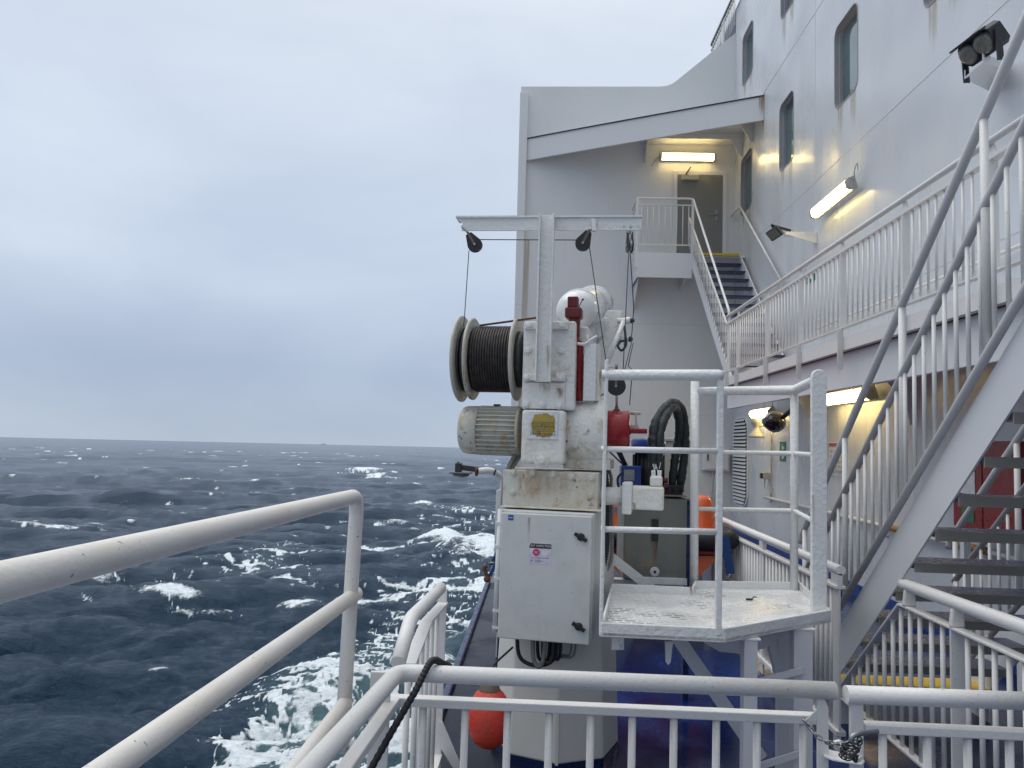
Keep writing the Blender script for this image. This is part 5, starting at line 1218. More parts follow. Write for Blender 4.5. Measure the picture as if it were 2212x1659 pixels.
part('body', pbox(MB(), 1424, 952, 1496, 1080, 5.55, .35), M['beige'], hc_, .012); part('lid', pbox(MB(), 1420, 945, 1500, 955, 5.53, .39), M['beige'], hc_, .006)
part('pedestal', MB().box((px(1484, 1000, Y=5.55).x, 5.6, DZ), (px(1496, 1000, Y=5.55).x, 5.68, px(1440, 1080, Y=5.55).z)), M['navy'], hc_)
part('emblem', MB().lathe(px(1455, 1012, Y=5.549), (0, -1, 0), [(0, .02), (.002, .02)], 16), M['dark'], hc_)
def hose(pts, label, r=.030):
    path = smooth_path(pts, 9); rg_ = random.Random(label)
    rs = [r * (1 + rg_.uniform(-.11, .11)) for _ in path]
    t = thing('hydraulic_hose', label, 'hose', pts[0], 'black sleeved hydraulic hoses'); part('sleeve', MB().tube(path, rs, 14), M['sleeve'], t)
    part('ferrule', MB().cyl(pts[0] + Vector((0, 0, -.02)), pts[0] + Vector((0, 0, .05)), r * .72, 12), M['black'], t); part('ferrule', MB().cyl(Vector(pts[-1]) + Vector((0, 0, -.05)), Vector(pts[-1]) + Vector((0, 0, .02)), r * .8, 12), M['black'], t)
M['sleeve'] = paint('hose_sleeve', (.010, .016, .018), .5, 1.0, 34, .6, (.7, .9, .95), 12, speck=.3)
hose([px(1412, 1016, Y=4.5), px(1410, 950, Y=4.52), px(1420, 905, Y=4.58), px(1450, 871, Y=4.72), px(1472, 885, Y=4.88), px(1479, 930, Y=4.98), px(1478, 985, Y=5.0), px(1470, 1046, Y=5.0)], 'outer black sleeved hose arching from the hydraulic motor to the pump', .0285)
hose([px(1424, 1016, Y=4.5), px(1424, 950, Y=4.52), px(1435, 905, Y=4.58), px(1455, 879, Y=4.72), px(1466, 905, Y=4.88), px(1466, 945, Y=4.98), px(1458, 990, Y=5.0), px(1452, 1046, Y=5.0)], 'inner black sleeved hose arching beside the outer hydraulic hose', .0265)
t = thing('tape_wrap', 'frayed white tape wrapped round the hose ends on the hydraulic motor', 'tape', px(1420, 1010, Y=4.48))
mb = MB(); rg = random.Random(3); o = px(1419, 1012, Y=4.44)
for k in range(7):
    a = rg.uniform(-.8, .8); L_ = rg.uniform(.018, .04); d_ = Vector((math.sin(a) * .6, rg.uniform(-.2, .2), 1)).normalized(); s_ = o + Vector((rg.uniform(-.018, .022), rg.uniform(-.01, .02), rg.uniform(-.02, 0)))
    mb.bar(s_, s_ + d_ * L_, .004, .0015, (0, 1, 0))
part('strip', mb, M['whitesign'], t)
t = thing('power_cable', 'black cable drooping from the crane to the blue terminal box', 'cable', px(1340, 1000, Y=4.9))
part('cable', MB().tube(smooth_path([px(1320, 955, Y=4.7), px(1336, 975, Y=4.75), px(1348, 1000, Y=4.95), px(1352, 1008, Y=4.95)], 6), .016, 8).tube(smooth_path([px(1300, 960, Y=4.7), px(1345, 1003, Y=4.75)], 6), .005, 6).tube(smooth_path([px(1345, 1020, Y=4.87), px(1335, 1032, Y=4.87), px(1336, 1050, Y=4.87), px(1346, 1062, Y=4.87)], 6), .008, 6), M['black'], t)

# ------------------------------------------------------------------ operator's platform beside the crane
def grating_mat():
    m, nt, b, out = new_mat('painted_expanded_metal')
    g = N(nt, 'ShaderNodeNewGeometry')
    mp = N(nt, 'ShaderNodeMapping'); mp.inputs['Scale'].default_value = (15, 13, 15); nt.links.new(g.outputs['Position'], mp.inputs[0])
    br = N(nt, 'ShaderNodeTexBrick'); br.inputs['Scale'].default_value = 1.0; br.offset = 0.5
    br.inputs['Mortar Size'].default_value = 0.16; br.inputs['Mortar Smooth'].default_value = 0.9; br.inputs['Brick Width'].default_value = 1.0; br.inputs['Row Height'].default_value = 0.5
    nt.links.new(mp.outputs[0], br.inputs['Vector'])
    hole = mrange(nt, br.outputs['Fac'], 0.1, 0.75, 1, 0)
    p = g.outputs['Position']
    open_ = mrange(nt, noise(nt, p, 4.2, 4, .65, .3), 0.50, 0.68)
    c = mixc(nt, mrange(nt, noise(nt, p, 3.0, 4, .6), .45, .75, 0, .5), (0.88, 0.88, 0.87), (0.76, 0.74, 0.67))
    c = mixc(nt, mth(nt, 'MULTIPLY', hole, mrange(nt, open_, 0, 1, 0.14, 0.75)), c, (0.05, 0.05, 0.05))
    nt.links.new(c, b.inputs['Base Color']); nt.links.new(mrange(nt, noise(nt, p, 5, 3), .4, .6, .12, .42), b.inputs['Roughness'])
    bm = N(nt, 'ShaderNodeBump', i_Strength=0.9); bm.inputs['Distance'].default_value = 0.004; bm.invert = True
    nt.links.new(mth(nt, 'ADD', hole, mth(nt, 'MULTIPLY', noise(nt, p, 60, 3), .5)), bm.inputs['Height']); nt.links.new(bm.outputs[0], b.inputs['Normal']); return m
M['grating'] = grating_mat()
zb_, zt_, zfl = -.872, -.808, -.853
A_ = px(1297, 1376, Z=zb_); B_ = px(1566, 1389, Z=zb_); C_ = px(1796, 1345, Z=zb_)
D_ = px(1729, 1257, Z=zt_); E_ = px(1500, 1254, Z=zt_); Fq = px(1494, 1268, Z=zt_); G_ = px(1321, 1260, Z=zt_)
plan = [A_, B_, C_, D_, E_, Fq, G_]
pf = thing('crane_platform', 'thickly painted white grating platform with pipe rails beside the crane', 'platform', (B_.x, B_.y, DZ))
part('grating', MB().prism([(v.x, v.y, zfl - .012) for v in plan], (0, 0, .012)), M['grating'], pf)
cen = sum(plan, Vector((0, 0, 0))) / 7
for i in range(7):
    a, b = plan[i], plan[(i + 1) % 7]
    a_ = Vector((a.x, a.y, zb_)); b_ = Vector((b.x, b.y, zb_)); d = (b_ - a_).normalized(); nin = Vector((-d.y, d.x, 0)) * .012
    a_ += d * .0004; b_ -= d * .0004
    lowk = 0 if i < 3 else 0
    part('kerb', MB().prism([a_, b_, b_ + nin, a_ + nin], (0, 0, zt_ - zb_)), M['lump'], pf, .004)
def flatpost(x0, x1, y0, Y, zlow, th=.02):
    a, b = px(x0, y0, Y=Y), px(x1, y0, Y=Y); r = (b.x - a.x) / 2; xc = (a.x + b.x) / 2
    pts = [(a.x, Y, zlow), (b.x, Y, zlow), (b.x, Y, a.z - r)] + [(xc + r * math.cos(R(k)), Y, a.z - r + r * math.sin(R(k))) for k in range(20, 161, 20)] + [(a.x, Y, a.z - r)]
    return MB().prism(pts, (0, th, 0))
Y1 = A_.y + .005
part('post', MB().box((A_.x - .004, Y1, zb_), (A_.x + .012, Y1 + .045, px(1297, 776, Y=Y1).z)), M['lump'], pf, .004)
bx0 = px(1551, 1380, Y=B_.y + .02)
part('post', MB().box((bx0.x - .016, B_.y - .002, zb_ + .03), (bx0.x + .012, B_.y + .028, px(1551, 806, Y=B_.y).z)), M['lump'], pf, .005)
part('top_rail', MB().tube([px(1300, 810, Y=Y1 + .02), px(1551, 810, Y=B_.y + .012), px(1561, 812, Y=B_.y + .012)], .0255, 18), M['lump'], pf)
part('mid_rail', MB().tube([px(1298, 970, Y=Y1 + .02), px(1551, 975, Y=B_.y + .012)], .0140, 14), M['lump'], pf)
part('low_rail', MB().tube([px(1298, 1143, Y=Y1 + .02), px(1551, 1149, Y=B_.y + .012)], .0145, 14), M['lump'], pf)
Yp = E_.y + .03; Yr = D_.y - .02
e0 = px(1501, 824, Y=Yp); part('post', MB().tube([(px(1501, 1100, Y=Yp).x, Yp, zt_ - .06), e0], .026, 16), M['lump'], pf)
e1 = px(1716, 843, Y=Yr); part('post', MB().tube([(e1.x, Yr, zt_ - .06), e1], .0245, 16), M['lump'], pf)
gp = C_.y + .05
part('big_post', flatpost(1754, 1787, 797, gp, zt_ - .04, .03), M['lump'], pf, .006, 3)
gx = px(1764, 820, Y=gp + .015)
part('top_rail', MB().tube([px(1503, 845, Y=Yp), e1, gx], .0245, 16), M['lump'], pf)
part('mid_rail', MB().tube([px(1503, 976, Y=Yp), px(1716, 980, Y=Yr), px(1762, 983, Y=gp + .015)], .0125, 12), M['lump'], pf)
part('low_rail', MB().tube([px(1503, 1099, Y=Yp), px(1716, 1104, Y=Yr), px(1762, 1128, Y=gp + .015)], .0125, 12), M['lump'], pf)
stain(pf, px(1753, 1068, Y=gp - .0025), px(1762, 1068, Y=gp - .0025), (0, 0, -.30), 'driplight'); stain(pf, px(1293, 805, Y=Y1 - .002), px(1303, 800, Y=Y1 - .002), (0, 0, -.2), 'drip')
stain(pf, px(1488, 1268, Z=zt_) + Vector((0, -.016, .002)), px(1496, 1268, Z=zt_) + Vector((0, -.016, .002)), (0, 0, -.06), 'drip')
for x0, x1, Yq in ((1608, 1637, 3.62), (1715, 1756, 3.86)):
    a, b = px(x0, 1400, Y=Yq), px(x1, 1400, Y=Yq)
    part('leg', MB().box((a.x, Yq, DZ), (b.x, Yq + .008, zb_ - .001)).box((b.x - .008, Yq + .008, DZ), (b.x, Yq + .07, zb_ - .001)).box((a.x, Yq + .008, DZ), (a.x + .008, Yq + .07, zb_ - .001)), M['stringer'], pf, .002)
    part('foot_plate', MB().box((a.x - .02, Yq - .004, zb_ - .012), (b.x + .015, Yq + .06, zb_ - .0015)), M['lump'], pf, .003)
a, b = px(1682, 1400, Y=4.4), px(1706, 1400, Y=4.4); part('leg', MB().box((a.x, 4.4, DZ), (b.x, 4.46, zb_ - .001)), M['stringer'], pf, .002)
part('diagonal_brace', MB().bar(px(1462, 1375, Y=4.1), px(1645, 1640, Y=4.1), .07, .012, (0, 1, 0)), M['stringer'], pf, .002)
part('cross_brace', MB().bar(px(1640, 1471, Y=3.75), px(1734, 1448, Y=3.85), .03, .012, (0, 1, 0)), M['stringer'], pf)
part('cross_brace', MB().bar(px(1640, 1655, Y=3.75), px(1734, 1626, Y=3.85), .03, .012, (0, 1, 0)), M['stringer'], pf)
q = [px(x_, y_, Y=3.72) for x_, y_ in ((1437, 1386), (1454, 1386), (1449, 1430), (1444, 1437), (1438, 1430))]; part('gusset', MB().prism(q, (0, .01, 0)), M['lump'], pf)
q = [px(x_, y_, Y=4.05) for x_, y_ in ((1520, 1388), (1700, 1352), (1690, 1372), (1655, 1400), (1600, 1412), (1555, 1408))]; part('gusset', MB().prism(q, (0, .012, 0)), M['stringer'], pf)
q = [px(x_, y_, Y=3.7) for x_, y_ in ((1322, 1378), (1348, 1378), (1348, 1404), (1322, 1404))]; part('bracket', MB().prism(q, (0, .012, 0)).hexbolt(px(1338, 1396, Y=3.7), (0, -1, 0), .009), M['lump'], pf)
q = [px(x_, y_, Y=4.3) for x_, y_ in ((1660, 1390), (1672, 1380), (1700, 1490), (1684, 1492))]; part('diagonal_brace', MB().prism(q, (0, .05, 0)), M['stringer'], pf)
# brace from the crane and a scrap on the grating
part('crane_brace', MB().bar(px(1300, 1188, Y=4.66), px(1412, 1275, Y=4.66), .055, .012, (0, 1, 0)), M['lump'], pf)
c = px(1620, 1297, Z=zfl); t = thing('loose_clip', 'small black clip lying on the white grating', 'clip', c)
part('body', MB().bar(c + Vector((-.02, 0, .005)), c + Vector((.016, .01, .005)), .012, .010).tube([c + Vector((.016, .01, .008)), c + Vector((.03, .03, .016)), c + Vector((.045, .03, .012))], .003, 6), M['black'], t)

# ------------------------------------------------------------------ near stair up to the walkway
XL, XRt = 2.05, 3.10
ns = thing('near_stairway', 'white near stairway with dark treads and pipe rails at the right edge', 'stairs', (XL, 5.3, DZ))
def line_at(a, b, y): t = (y - a.y) / (b.y - a.y); return a.z + (b.z - a.z) * t
L0, L1 = px(2212, 842, X=XL), px(1801, 1476, X=XL); U0, U1 = px(2168, 760, X=XL), px(1762, 1440, X=XL)
H0, H1 = px(2212, 87, X=XL), px(1740, 1157, X=XL); M0, M1 = px(2165, 399, X=XL), px(1745, 1245, X=XL); B0_, B1_ = px(2146, 768, X=XL), px(1754, 1430, X=XL)
YT = 2.42
for x_ in (XL, XRt - .012):
    part('stringer', MB().prism([(x_, YT, line_at(L0, L1, YT)), (x_, L1.y, L1.z), (x_, L1.y + .02, DZ), (x_, U1.y + .05, DZ), (x_, U1.y, U1.z), (x_, YT, line_at(U0, U1, YT))], (.012, 0, 0)), M['stringer'], ns)
f_ = None
for k in range(1, 14):
    y_, z_ = 5.391 - .2226 * k, -1.578 + .1966 * k
    if f_ is None:
        mb = MB(); mb.mi = 0; mb.box((XL + .0125, y_ + .006, z_ - .032), (XRt - .0125, y_ + .25, z_)); mb.mi = 1; mb.box((XL + .0125, y_ - .002, z_ - .050), (XRt - .0125, y_ + .0055, z_ + .001))
        f_ = part('tread', mb, [M['bluetread'], M['treadunder']], ns); q0 = Vector((0, y_, z_))
    else: again(f_, ns, Vector((0, y_, z_)) - q0, 'tread')
mb = MB(); mb.box((XL + .0125, 5.391, -1.610), (XRt - .0125, 5.62, -1.578)); part('bottom_tread', mb, M['yellow'], ns); part('bottom_edge', MB().box((XL + .0125, 5.377, -1.623), (XRt - .0125, 5.3905, -1.582)), M['treadunder'], ns)
def stair_rail(x, right=False):
    o = Vector((x - XL, 0, 0)); r = .0235
    hp = [Vector((XL, YT, line_at(H0, H1, YT))), H1, H1 + Vector((0, .02, -.06))]
    part('handrail', MB().tube([p + o for p in fillet(hp, .04)], r, 16), M['stairrail'], ns)
    part('mid_rail', MB().tube([Vector((XL, YT, line_at(M0, M1, YT))) + o, M1 + o], .0215, 14), M['stairrail'], ns)
    e = B1_.lerp(B0_, .16)
    part('lower_rail', MB().tube([Vector((XL, YT, line_at(B0_, B1_, YT))) + o, e + o], .0215, 14), M['stairrail'], ns)
    part('rail_end', MB().tube([e + o, B1_ + o], .0217, 14), M['yellowrail'] if not right else M['stairrail'], ns)
    for px_ in (2145, 1959, 1834, 1748):
        y_ = px(px_, 600, X=XL).y
        zz = line_at(B0_, B1_, y_)
        part('post', MB().cyl((x, y_, zz), (x, y_, line_at(H0, H1, y_)), .0185, 14), M['rail'], ns)
    y_ = 3.02; f = None; k = 0
    while y_ < 5.95:
        a, b = line_at(B0_, B1_, y_), line_at(M0, M1, y_)
        if f is None: f = part('baluster', MB().cyl((x, y_, a - .01), (x, y_, b), .0105, 10), M['rail'], ns); q = Vector((0, y_, a))
        elif k < 28: again(f, ns, Vector((0, y_, a)) - q, 'baluster')
        y_ += .105; k += 1
M['stairrail'] = paint('shaded_handrail_paint', (0.44, 0.44, 0.455), .42, .3, 110, .4, (.5, .47, .42), 9, speck=.2)  # grey base holds the shade on the rails' viewer-facing side
M['yellowrail'] = paint('worn_yellow_rail', (0.46, 0.38, 0.14), .45, .3, 90, .5, (.45, .45, .5), 16)
stair_rail(XL - .03); stair_rail(XRt + .03, True)
ul = thing('upper_landing', 'white upper landing at the head of the near stairway', 'landing', (3, 2, .9))
part('plate', MB().box((XL, .6, .96), (W - .003, 2.40, 1.06)).box((3.3, 2.4, .98), (W - .003, 4.19, 1.08)), M['bulk'], ul)
# guard panel closing off the space under the stair
XQ = 2.07
gd = thing('stair_guard_rail', 'white slanted guard railing with thick round handrail below the near stair', 'railing', (XQ, 4.4, DZ))
ha_, hb_ = px(1956, 1263, X=XQ), px(2240, 1362, X=XQ)
part('handrail', MB().tube([ha_ + Vector((0, .03, -.002)), ha_, Vector((XQ, 2.75, hb_.z))], .033, 18), M['rail'], gd)
ta_, tb_ = px(1950, 1303, X=XQ), px(2212, 1404, X=XQ); zt2 = ta_.z
part('top_bar', MB().box((XQ - .03, 2.75, zt2 - .014), (XQ + .03, ta_.y, zt2)), M['rail'], gd, .003)
sa, sb2 = ta_, px(1823, 1481, X=XQ)
part('slant_bar', MB().bar(sa + Vector((0, 0.004, -.008)), sb2, .05, .012, (1, 0, 0)) if False else MB().bar(sa + Vector((0, .004, -.008)), sb2, .06, .014), M['stringer'], gd, .003)
part('end_post', MB().box((XQ - .03, sb2.y - .006, DZ), (XQ + .03, sb2.y + .012, sb2.z)), M['stringer'], gd, .003)
zbb = -1.63
part('bottom_bar', MB().box((XQ - .025, 2.75, zbb - .014), (XQ + .025, sb2.y - .01, zbb)), M['rail'], gd, .003)
yb_ = [px(x_, 1500, X=XQ).y for x_ in (1844, 1858, 1875, 1892, 1911, 1930, 1948, 1968, 1989, 2014, 2038, 2092, 2121, 2150, 2182, 2216)]
for y_ in yb_:
    top = zt2 - .012 if y_ < ta_.y else sa.z + (sb2.z - sa.z) * (y_ - sa.y) / (sb2.y - sa.y) - .012
    part('baluster', MB().cyl((XQ, y_, zbb), (XQ, y_, top), .0125, 12).lathe((XQ, y_, top - .012), (0, 0, 1), [(0, .0125), (.012, .021)], 12), M['rail'], gd)
yp_ = px(2064, 1400, X=XQ).y
part('post', MB().box((XQ - .03, yp_ - .012, DZ), (XQ + .04, yp_ + .0, zt2 - .015)), M['rail'], gd, .004)
for y_ in (yp_, ta_.y - .06):
    part('rail_bracket', MB().prism([(XQ - .036, y_, zt2), (XQ + .036, y_, zt2), (XQ + .026, y_, ha_.z - .02), (XQ - .026, y_, ha_.z - .02)], (0, -.03, 0)), M['rail'], gd, .008)

# ------------------------------------------------------------------ gate rails across the foreground
zp = -.79
def gate_balusters(root, xs, ya, yb_, xa, xb, ztop):
    f = None
    for x_ in xs:
        q = px(x_, 1600, Y=(ya + yb_) / 2); y_ = ya + (yb_ - ya) * (q.x - xa) / (xb - xa)
        if f is None: f = part('baluster', MB().cyl((q.x, y_, -1.66), (q.x, y_, ztop), .0130, 14), M['rail'], root); q0 = Vector((q.x, y_, 0))
        else: again(f, root, Vector((q.x, y_, 0)) - q0, 'baluster')
ga, gb = px(866, 1453, Z=zp), px(1804, 1492, Z=zp)
gl = thing('foreground_railing', 'thick white pipe railing with chain eye across the bottom foreground', 'railing', (gb.x, gb.y, DZ))
gc = px(686, 1648, Z=zp); gext = gc + (gc - ga).normalized() * .5
part('top_pipe', MB().tube(fillet([gext, ga + Vector((-.012, 0, 0)), gb], .06, 8), .0285, 22), M['rail'], gl)
fz = -.905
fa, fb_ = px(852, 1512, Z=fz), px(1772, 1552, Z=fz)
fc = px(762, 1640, Z=fz)
mb = MB().bar(fa + Vector((-.02, 0, 0)), fb_, .045, .030); mb.bar(fa + Vector((-.0, -.02, -.0004)), fc + (fc - fa) * .6, .045, .0292)
part('flat_bar', mb, M['rail'], gl, .004)
gate_balusters(gl, (911, 1003, 1095, 1185, 1275, 1365, 1455, 1547, 1635, 1735), fa.y, fb_.y, fa.x, fb_.x, fz - .014)
part('bottom_bar', MB().bar((fa.x, fa.y, -1.67), (fb_.x, fb_.y, -1.67), .045, .02), M['rail'], gl, .003)
pe = px(1777, 1560, Y=gb.y)
part('end_post', MB().prism([(pe.x - .018, gb.y - .006, DZ), (pe.x + .018, gb.y - .006, DZ), (pe.x + .018, gb.y - .006, zp - .055), (pe.x + .004, gb.y - .006, zp - .024), (pe.x - .018, gb.y - .006, zp - .022)], (0, .014, 0)), M['rail'], gl, .003)
part('weld_web', MB().prism([(pe.x - .055, gb.y + .001, fz + .015), (pe.x - .018, gb.y + .001, fz + .015), (pe.x - .018, gb.y + .001, fz + .05)], (0, .006, 0)), M['rail'], gl)
ra, rb = px(1827, 1500, Z=zp), px(2260, 1516, Z=zp)
gr = thing('foreground_gate', 'short white gate railing with latch tray at the bottom right foreground', 'gate', (ra.x, ra.y, DZ))
part('top_pipe', MB().tube([ra, rb], .0285, 22), M['rail'], gr)
qa, qb = px(1864, 1570, Z=-.895), px(2260, 1588, Z=-.895)
part('flat_bar', MB().bar(qa, qb, .045, .030), M['rail'], gr, .004)
gate_balusters(gr, (1907, 2003, 2090, 2180), qa.y, qb.y, qa.x, qb.x, -.908)
part('bottom_bar', MB().bar((qa.x, qa.y, -1.67), (qb.x, qb.y, -1.67), .045, .02), M['rail'], gr, .003)
pe2 = px(1850, 1560, Y=ra.y)
part('end_post', MB().box((pe2.x - .022, ra.y - .006, DZ), (pe2.x + .022, ra.y + .010, zp - .02)), M['rail'], gr, .004)
la = [px(x_, y_, Z=-1.0) for x_, y_ in ((1776, 1624), (1785, 1622), (1862, 1640), (1868, 1648), (1862, 1655), (1800, 1645), (1780, 1637))]
part('latch_tray', MB().prism(la, (0, 0, .008)), M['lump'], gr, .003)
lb = [px(x_, y_, Z=-.985) for x_, y_ in ((1799, 1603), (1812, 1600), (1866, 1635), (1848, 1645))]; part('latch_plate', MB().prism(lb, (0, 0, .006)), M['lump'], gr, .002)
part('latch_rod', MB().tube(smooth_path([px(1838, 1602, Y=2.42), px(1842, 1590, Y=2.42), px(1860, 1584, Y=2.43), px(1895, 1580, Y=2.46)], 5), .008, 10), M['steel'], gr)
# chain
def link(mb, c, d, up, L=.011, wd=.0065, r=.0022):
    d = Vector(d).normalized(); s_ = d.cross(Vector(up)).normalized(); pts = []
    for k in range(12):
        a = 2 * math.pi * k / 12; pts.append(Vector(c) + d * (L * math.cos(a) + (.003 if math.cos(a) > 0 else -.003)) + s_ * wd * math.sin(a))
    mb.tube(pts, r, 6, closed=True)
ch = thing('steel_chain', 'galvanised chain tying the foreground gate shut beside its latch', 'chain', px(1838, 1615, Y=2.44))
cp = smooth_path([px(1733, 1553, Y=2.475), px(1750, 1572, Y=2.47), px(1768, 1592, Y=2.45), px(1790, 1604, Y=2.44), px(1815, 1606, Y=2.44), px(1836, 1600, Y=2.43)], 40)
mb = MB(); acc = 0; kk = 0
for i in range(len(cp) - 1):
    acc += (cp[i + 1] - cp[i]).length
    if acc > .0165:
        acc = 0; d_ = cp[i + 1] - cp[i]; link(mb, cp[i], d_, (0, 1, .2) if kk % 2 else (0, .2, 1)); kk += 1
part('run', mb, M['steel'], ch)
mb = MB(); rg = random.Random(9); c0 = px(1838, 1617, Y=2.43)
for k in range(34):
    th = rg.uniform(0, 6.28); hgt = rg.uniform(-.032, .030); link(mb, c0 + Vector((.019 * math.cos(th) + hgt * .28, .019 * math.sin(th), hgt)), (math.sin(th) + rg.uniform(-.4, .4), -math.cos(th), rg.uniform(-.6, .6)), (rg.uniform(-1, 1), rg.uniform(-1, 1), rg.uniform(-.3, 1)))
part('knot', mb, M['dark'], ch)

# ------------------------------------------------------------------ tall pipe rails on the ship's side, left foreground
XA = -.6
c1 = px(768, 1071, X=XA); c2 = px(767, 1284, X=XA); c3 = px(753, 1512, X=XA)
lr = thing('bulwark_railing', 'three-pipe white railing curving down in the left foreground over the sea', 'railing', (XA, c1.y, DZ))
le = px(0, 1257, X=XA); sl = (c1.z - le.z) / (c1.y - le.y)
def tail(c): return Vector((XA, .25, c.z + (c1.y * 0 - 0)))
pfoot = px(738, 1600, Y=c1.y)
post_x = [Vector((XA, c1.y, c1.z)), Vector((XA - .004, c1.y, c2.z)), Vector((pfoot.x, c1.y, pfoot.z))]
part('top_rail', MB().tube(fillet([Vector((XA, .2, le.z + (.2 - le.y) * sl)), Vector((XA + .004, c1.y + .012, c1.z)), Vector((XA - .002, c1.y + .012, c2.z + .1)), Vector((pfoot.x, c1.y + .004, pfoot.z - .03))], .075, 10), .0235, 24), M['nrail'], lr)
m2 = px(250, 1652, X=XA); part('mid_rail', MB().tube([Vector((XA, .2, m2.z + (.2 - m2.y) * (c2.z - m2.z) / (c2.y - m2.y))), c2 + Vector((0, .012, 0))], .0235, 24), M['nrail'], lr)
part('low_rail', MB().tube([Vector((XA - .01, .4, c3.z)), Vector((c3.x - .004, c1.y + .005, c3.z))], .0235, 24), M['nrail'], lr)
cb_ = Vector((pfoot.x, c1.y, pfoot.z))
part('foot_clamp', MB().tube([cb_ + Vector((-.03, 0, -.005)), cb_ + Vector((.05, .0, -.012)), cb_ + Vector((.078, .0, .004))], .014, 12).lathe(cb_ + Vector((0, 0, -.03)), (0, 0, 1), [(0, .030), (.05, .030), (.055, .025)], 20), M['lump'], lr)
part('clamp_rust', MB().bar(cb_ + Vector((.026, -.006, -.026)), cb_ + Vector((.07, -.004, -.024)), .016, .012), M['rust'], lr); part('clamp_rust', MB().ball(cb_ + Vector((-.055, -.10, -.05)), .012, 10, 6), M['rust'], lr)
# side rail beyond the corner
XB = -.5
sr = thing('side_railing', 'short white balustrade with kinked pipe rail along the ship side edge', 'railing', (XB, 3.2, DZ))
p_ = [px(860, 1432, X=XB), px(887, 1336, X=XB), px(953, 1270, X=XB)]
part('top_pipe', MB().tube(fillet([p_[0], p_[1], p_[2]], .06, 6), .0285, 20), M['rail'], sr)
f0, f1_, f2_ = px(884, 1436, X=XB), px(922, 1342, X=XB), px(957, 1303, X=XB)
mb = MB().bar(f0, f1_, .055, .012).bar(f1_, f2_, .055, .0118); part('flat_bar', mb, M['rail'], sr, .002)
ye = f2_.y
part('end_post', MB().box((XB - .03, ye - .006, DZ), (XB + .02, ye + .008, px(950, 1285, X=XB).z)), M['rail'], sr, .003)
part('corner_post', MB().box((XB - .05, 2.62, DZ), (XB + .02, 2.634, px(860, 1440, Y=2.62).z - .02)), M['rail'], sr, .003)
for x_ in (880, 897, 908, 918, 928, 938):
    y_ = px(x_, 1500, X=XB).y; zt3 = f0.z + (f1_.z - f0.z) * (y_ - f0.y) / (f1_.y - f0.y) if y_ < f1_.y else f1_.z + (f2_.z - f1_.z) * (y_ - f1_.y) / (f2_.y - f1_.y)
    part('baluster', MB().cyl((XB, y_, -1.68), (XB, y_, min(zt3, f2_.z + .3) - .006), .0125, 12), M['rail'], sr)
part('bottom_bar', MB().box((XB - .025, 2.62, -1.70), (XB + .025, ye, -1.685)), M['rail'], sr)
part('stay', MB().prism([px(946, 1560, Y=ye - .02), px(956, 1560, Y=ye - .02), px(1000, 1665, Y=ye - .02), px(982, 1665, Y=ye - .02), px(948, 1610, Y=ye - .02)], (0, .010, 0)), M['rail'], sr)
# black rope over the pipe
rp = thing('black_rope', 'black braided rope slung over the foreground pipe railing', 'rope', px(800, 1659, Y=2.3))
yq = ga.y
pts = smooth_path([px(972, 1440, Y=yq + .10), px(955, 1433, Y=yq + .05), px(940, 1426, Y=yq), px(926, 1436, Y=yq - .035), px(897, 1493, Y=yq - .08), px(850, 1574, Y=yq - .12), px(795, 1672, Y=yq - .16)], 26)
part('rope', MB().tube(pts, [.0115 * (1 + .07 * (1 if (i // 2) % 2 else -1)) for i in range(len(pts))], 10), M['black'], rp)

# ------------------------------------------------------------------ fender buoy, outboard lamp, lifting gear at the deck edge
bc_ = px(1057, 1548, Y=3.95)
bu = thing('fender_buoy', 'scuffed orange red fender buoy hanging by the crane foot', 'buoy', bc_)
prof = [(-.150, .012), (-.144, .045), (-.122, .076), (-.085, .097), (-.03, .107), (.03, .106), (.08, .094), (.115, .072), (.135, .05), (.15, .04)]
part('body', MB().lathe(bc_, (-.02, 0, 1), prof, 36), M['buoy'], bu)
part('neck', MB().lathe(bc_, (-.02, 0, 1), [(.118, .060), (.138, .052), (.162, .045), (.185, .030), (.20, .016)], 20), flat('dirty_neck', (.16, .12, .09), .6), bu)
part('scuff', MB().lathe(bc_ + Vector((-.0, 0, 0)), (-.02, 0, 1), [(-.1495, .006), (-.1465, .032), (-.1445, .044)], 24), M['darkred'], bu)
part('lanyard', MB().tube(smooth_path([bc_ + Vector((-.002, 0, .19)), bc_ + Vector((.01, .04, .24)), bc_ + Vector((.10, .25, .28))], 6), .006, 6), M['black'], bu)
c = px(990, 1012, Y=6.4)
ol = thing('outboard_lamp', 'grey deck lamp reaching overboard on a curved white pipe', 'lamp', c)
part('pipe', MB().tube(smooth_path([px(1088, 1060, Y=6.5), px(1083, 1034, Y=6.5), px(1072, 1022, Y=6.45), px(1055, 1016, Y=6.42), px(1033, 1018, Y=6.4)], 6), .027, 14), M['rail'], ol)
for x_, y_ in ((1041, 1017), (1069, 1020)): part('band', MB().lathe(px(x_, y_, Y=6.42), (1, 0, -.3 if x_ > 1050 else 0.05), [(-.006, .029), (.006, .029)], 16), M['black'], ol)
part('flange', MB().lathe(px(1030, 1018, Y=6.4), (1, 0, 0), [(-.012, .040), (.008, .040)], 16), M['rust'], ol)
part('arm', MB().bar(px(1030, 1014, Y=6.4), px(992, 1009, Y=6.4), .04, .045), M['dark'], ol, .004)
part('head', MB().box(px(983, 1000, Y=6.36), px(996, 1020, Y=6.36) + Vector((0, .10, 0))).box(px(987, 997, Y=6.38), px(991, 1001, Y=6.38) + Vector((0, .04, 0))), M['dark'], ol, .006)
a, b = px(972, 1019, Y=6.36), px(1018, 1024, Y=6.36)
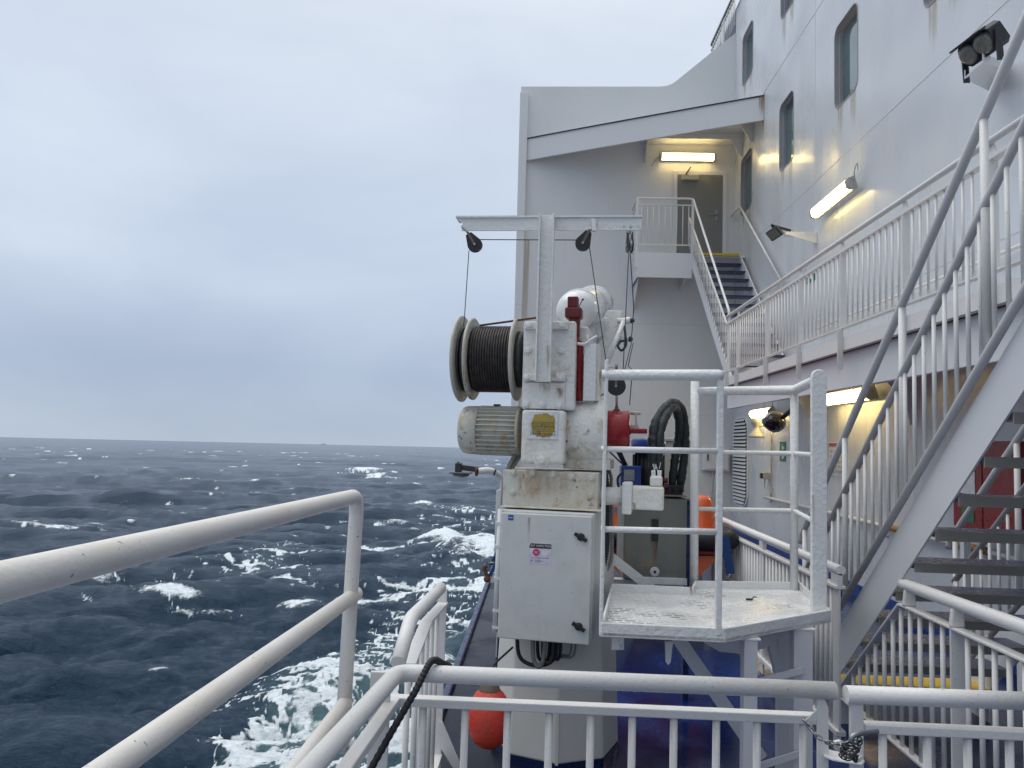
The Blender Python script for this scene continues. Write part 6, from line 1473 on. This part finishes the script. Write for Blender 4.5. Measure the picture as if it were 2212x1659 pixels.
part('shade', MB().box((a.x, 6.30, b.z), (b.x, 6.50, a.z)), flat('lamp_grey', (.11, .12, .13), .45), ol, .006); part('lens', MB().lathe(((a.x + b.x) / 2, 6.40, b.z), (0, 0, -1), [(0, .075), (.02, .065), (.03, .03)], 18), M['lens'], ol)
part('mount_post', MB().box((px(1082, 1060, Y=6.5).x, 6.48, DZ), (px(1094, 1060, Y=6.5).x, 6.54, px(1088, 1056, Y=6.5).z)), M['rail'], ol)
t = thing('raft_frame', 'white steel frame plate standing behind the control cabinet at the deck edge', 'frame', px(1078, 1250, Y=5.4))
part('plate', MB().prism([px(1072, 1060, Y=5.4), px(1095, 1050, Y=5.4), px(1100, 1275, Y=5.4), px(1078, 1275, Y=5.4), px(1066, 1225, Y=5.4)], (0, .03, 0)), M['bulk'], t, .004)
part('foot', MB().box((px(1078, 1275, Y=5.4).x, 5.38, DZ), (px(1100, 1275, Y=5.4).x + .1, 5.46, px(1078, 1270, Y=5.4).z)), M['navy'], t)
t = thing('hanging_strap', 'blue webbing strap with rusty shackle at the ship side behind the cabinet', 'strap', px(1060, 1235, Y=5.3))
part('webbing', MB().prism([px(1088, 1150, Y=5.3), px(1090, 1190, Y=5.3), px(1070, 1222, Y=5.3), px(1058, 1220, Y=5.3), px(1076, 1180, Y=5.3)], (0, .006, 0)).prism([px(1080, 1190, Y=5.28), px(1084, 1195, Y=5.28), px(1062, 1246, Y=5.28), px(1054, 1244, Y=5.28)], (0, .006, 0)), M['strap'], t)
part('shackle', MB().tube(smooth_path([px(1055, 1248, Y=5.28), px(1049, 1236, Y=5.28), px(1046, 1226, Y=5.28), px(1052, 1222, Y=5.28)], 5), .014, 8).ball(px(1052, 1251, Y=5.28), .024, 12, 8), M['rust'], t)
part('eye_plate', MB().prism([px(1056, 1240, Y=5.3), px(1080, 1232, Y=5.3), px(1080, 1252, Y=5.3), px(1060, 1260, Y=5.3)], (0, .02, 0)), M['lump'], t, .004)
part('ring', MB().tube([px(1060, 1222, Y=5.28), px(1056, 1216, Y=5.28), px(1068, 1215, Y=5.28), px(1066, 1222, Y=5.28)], .006, 6), M['steel'], t)
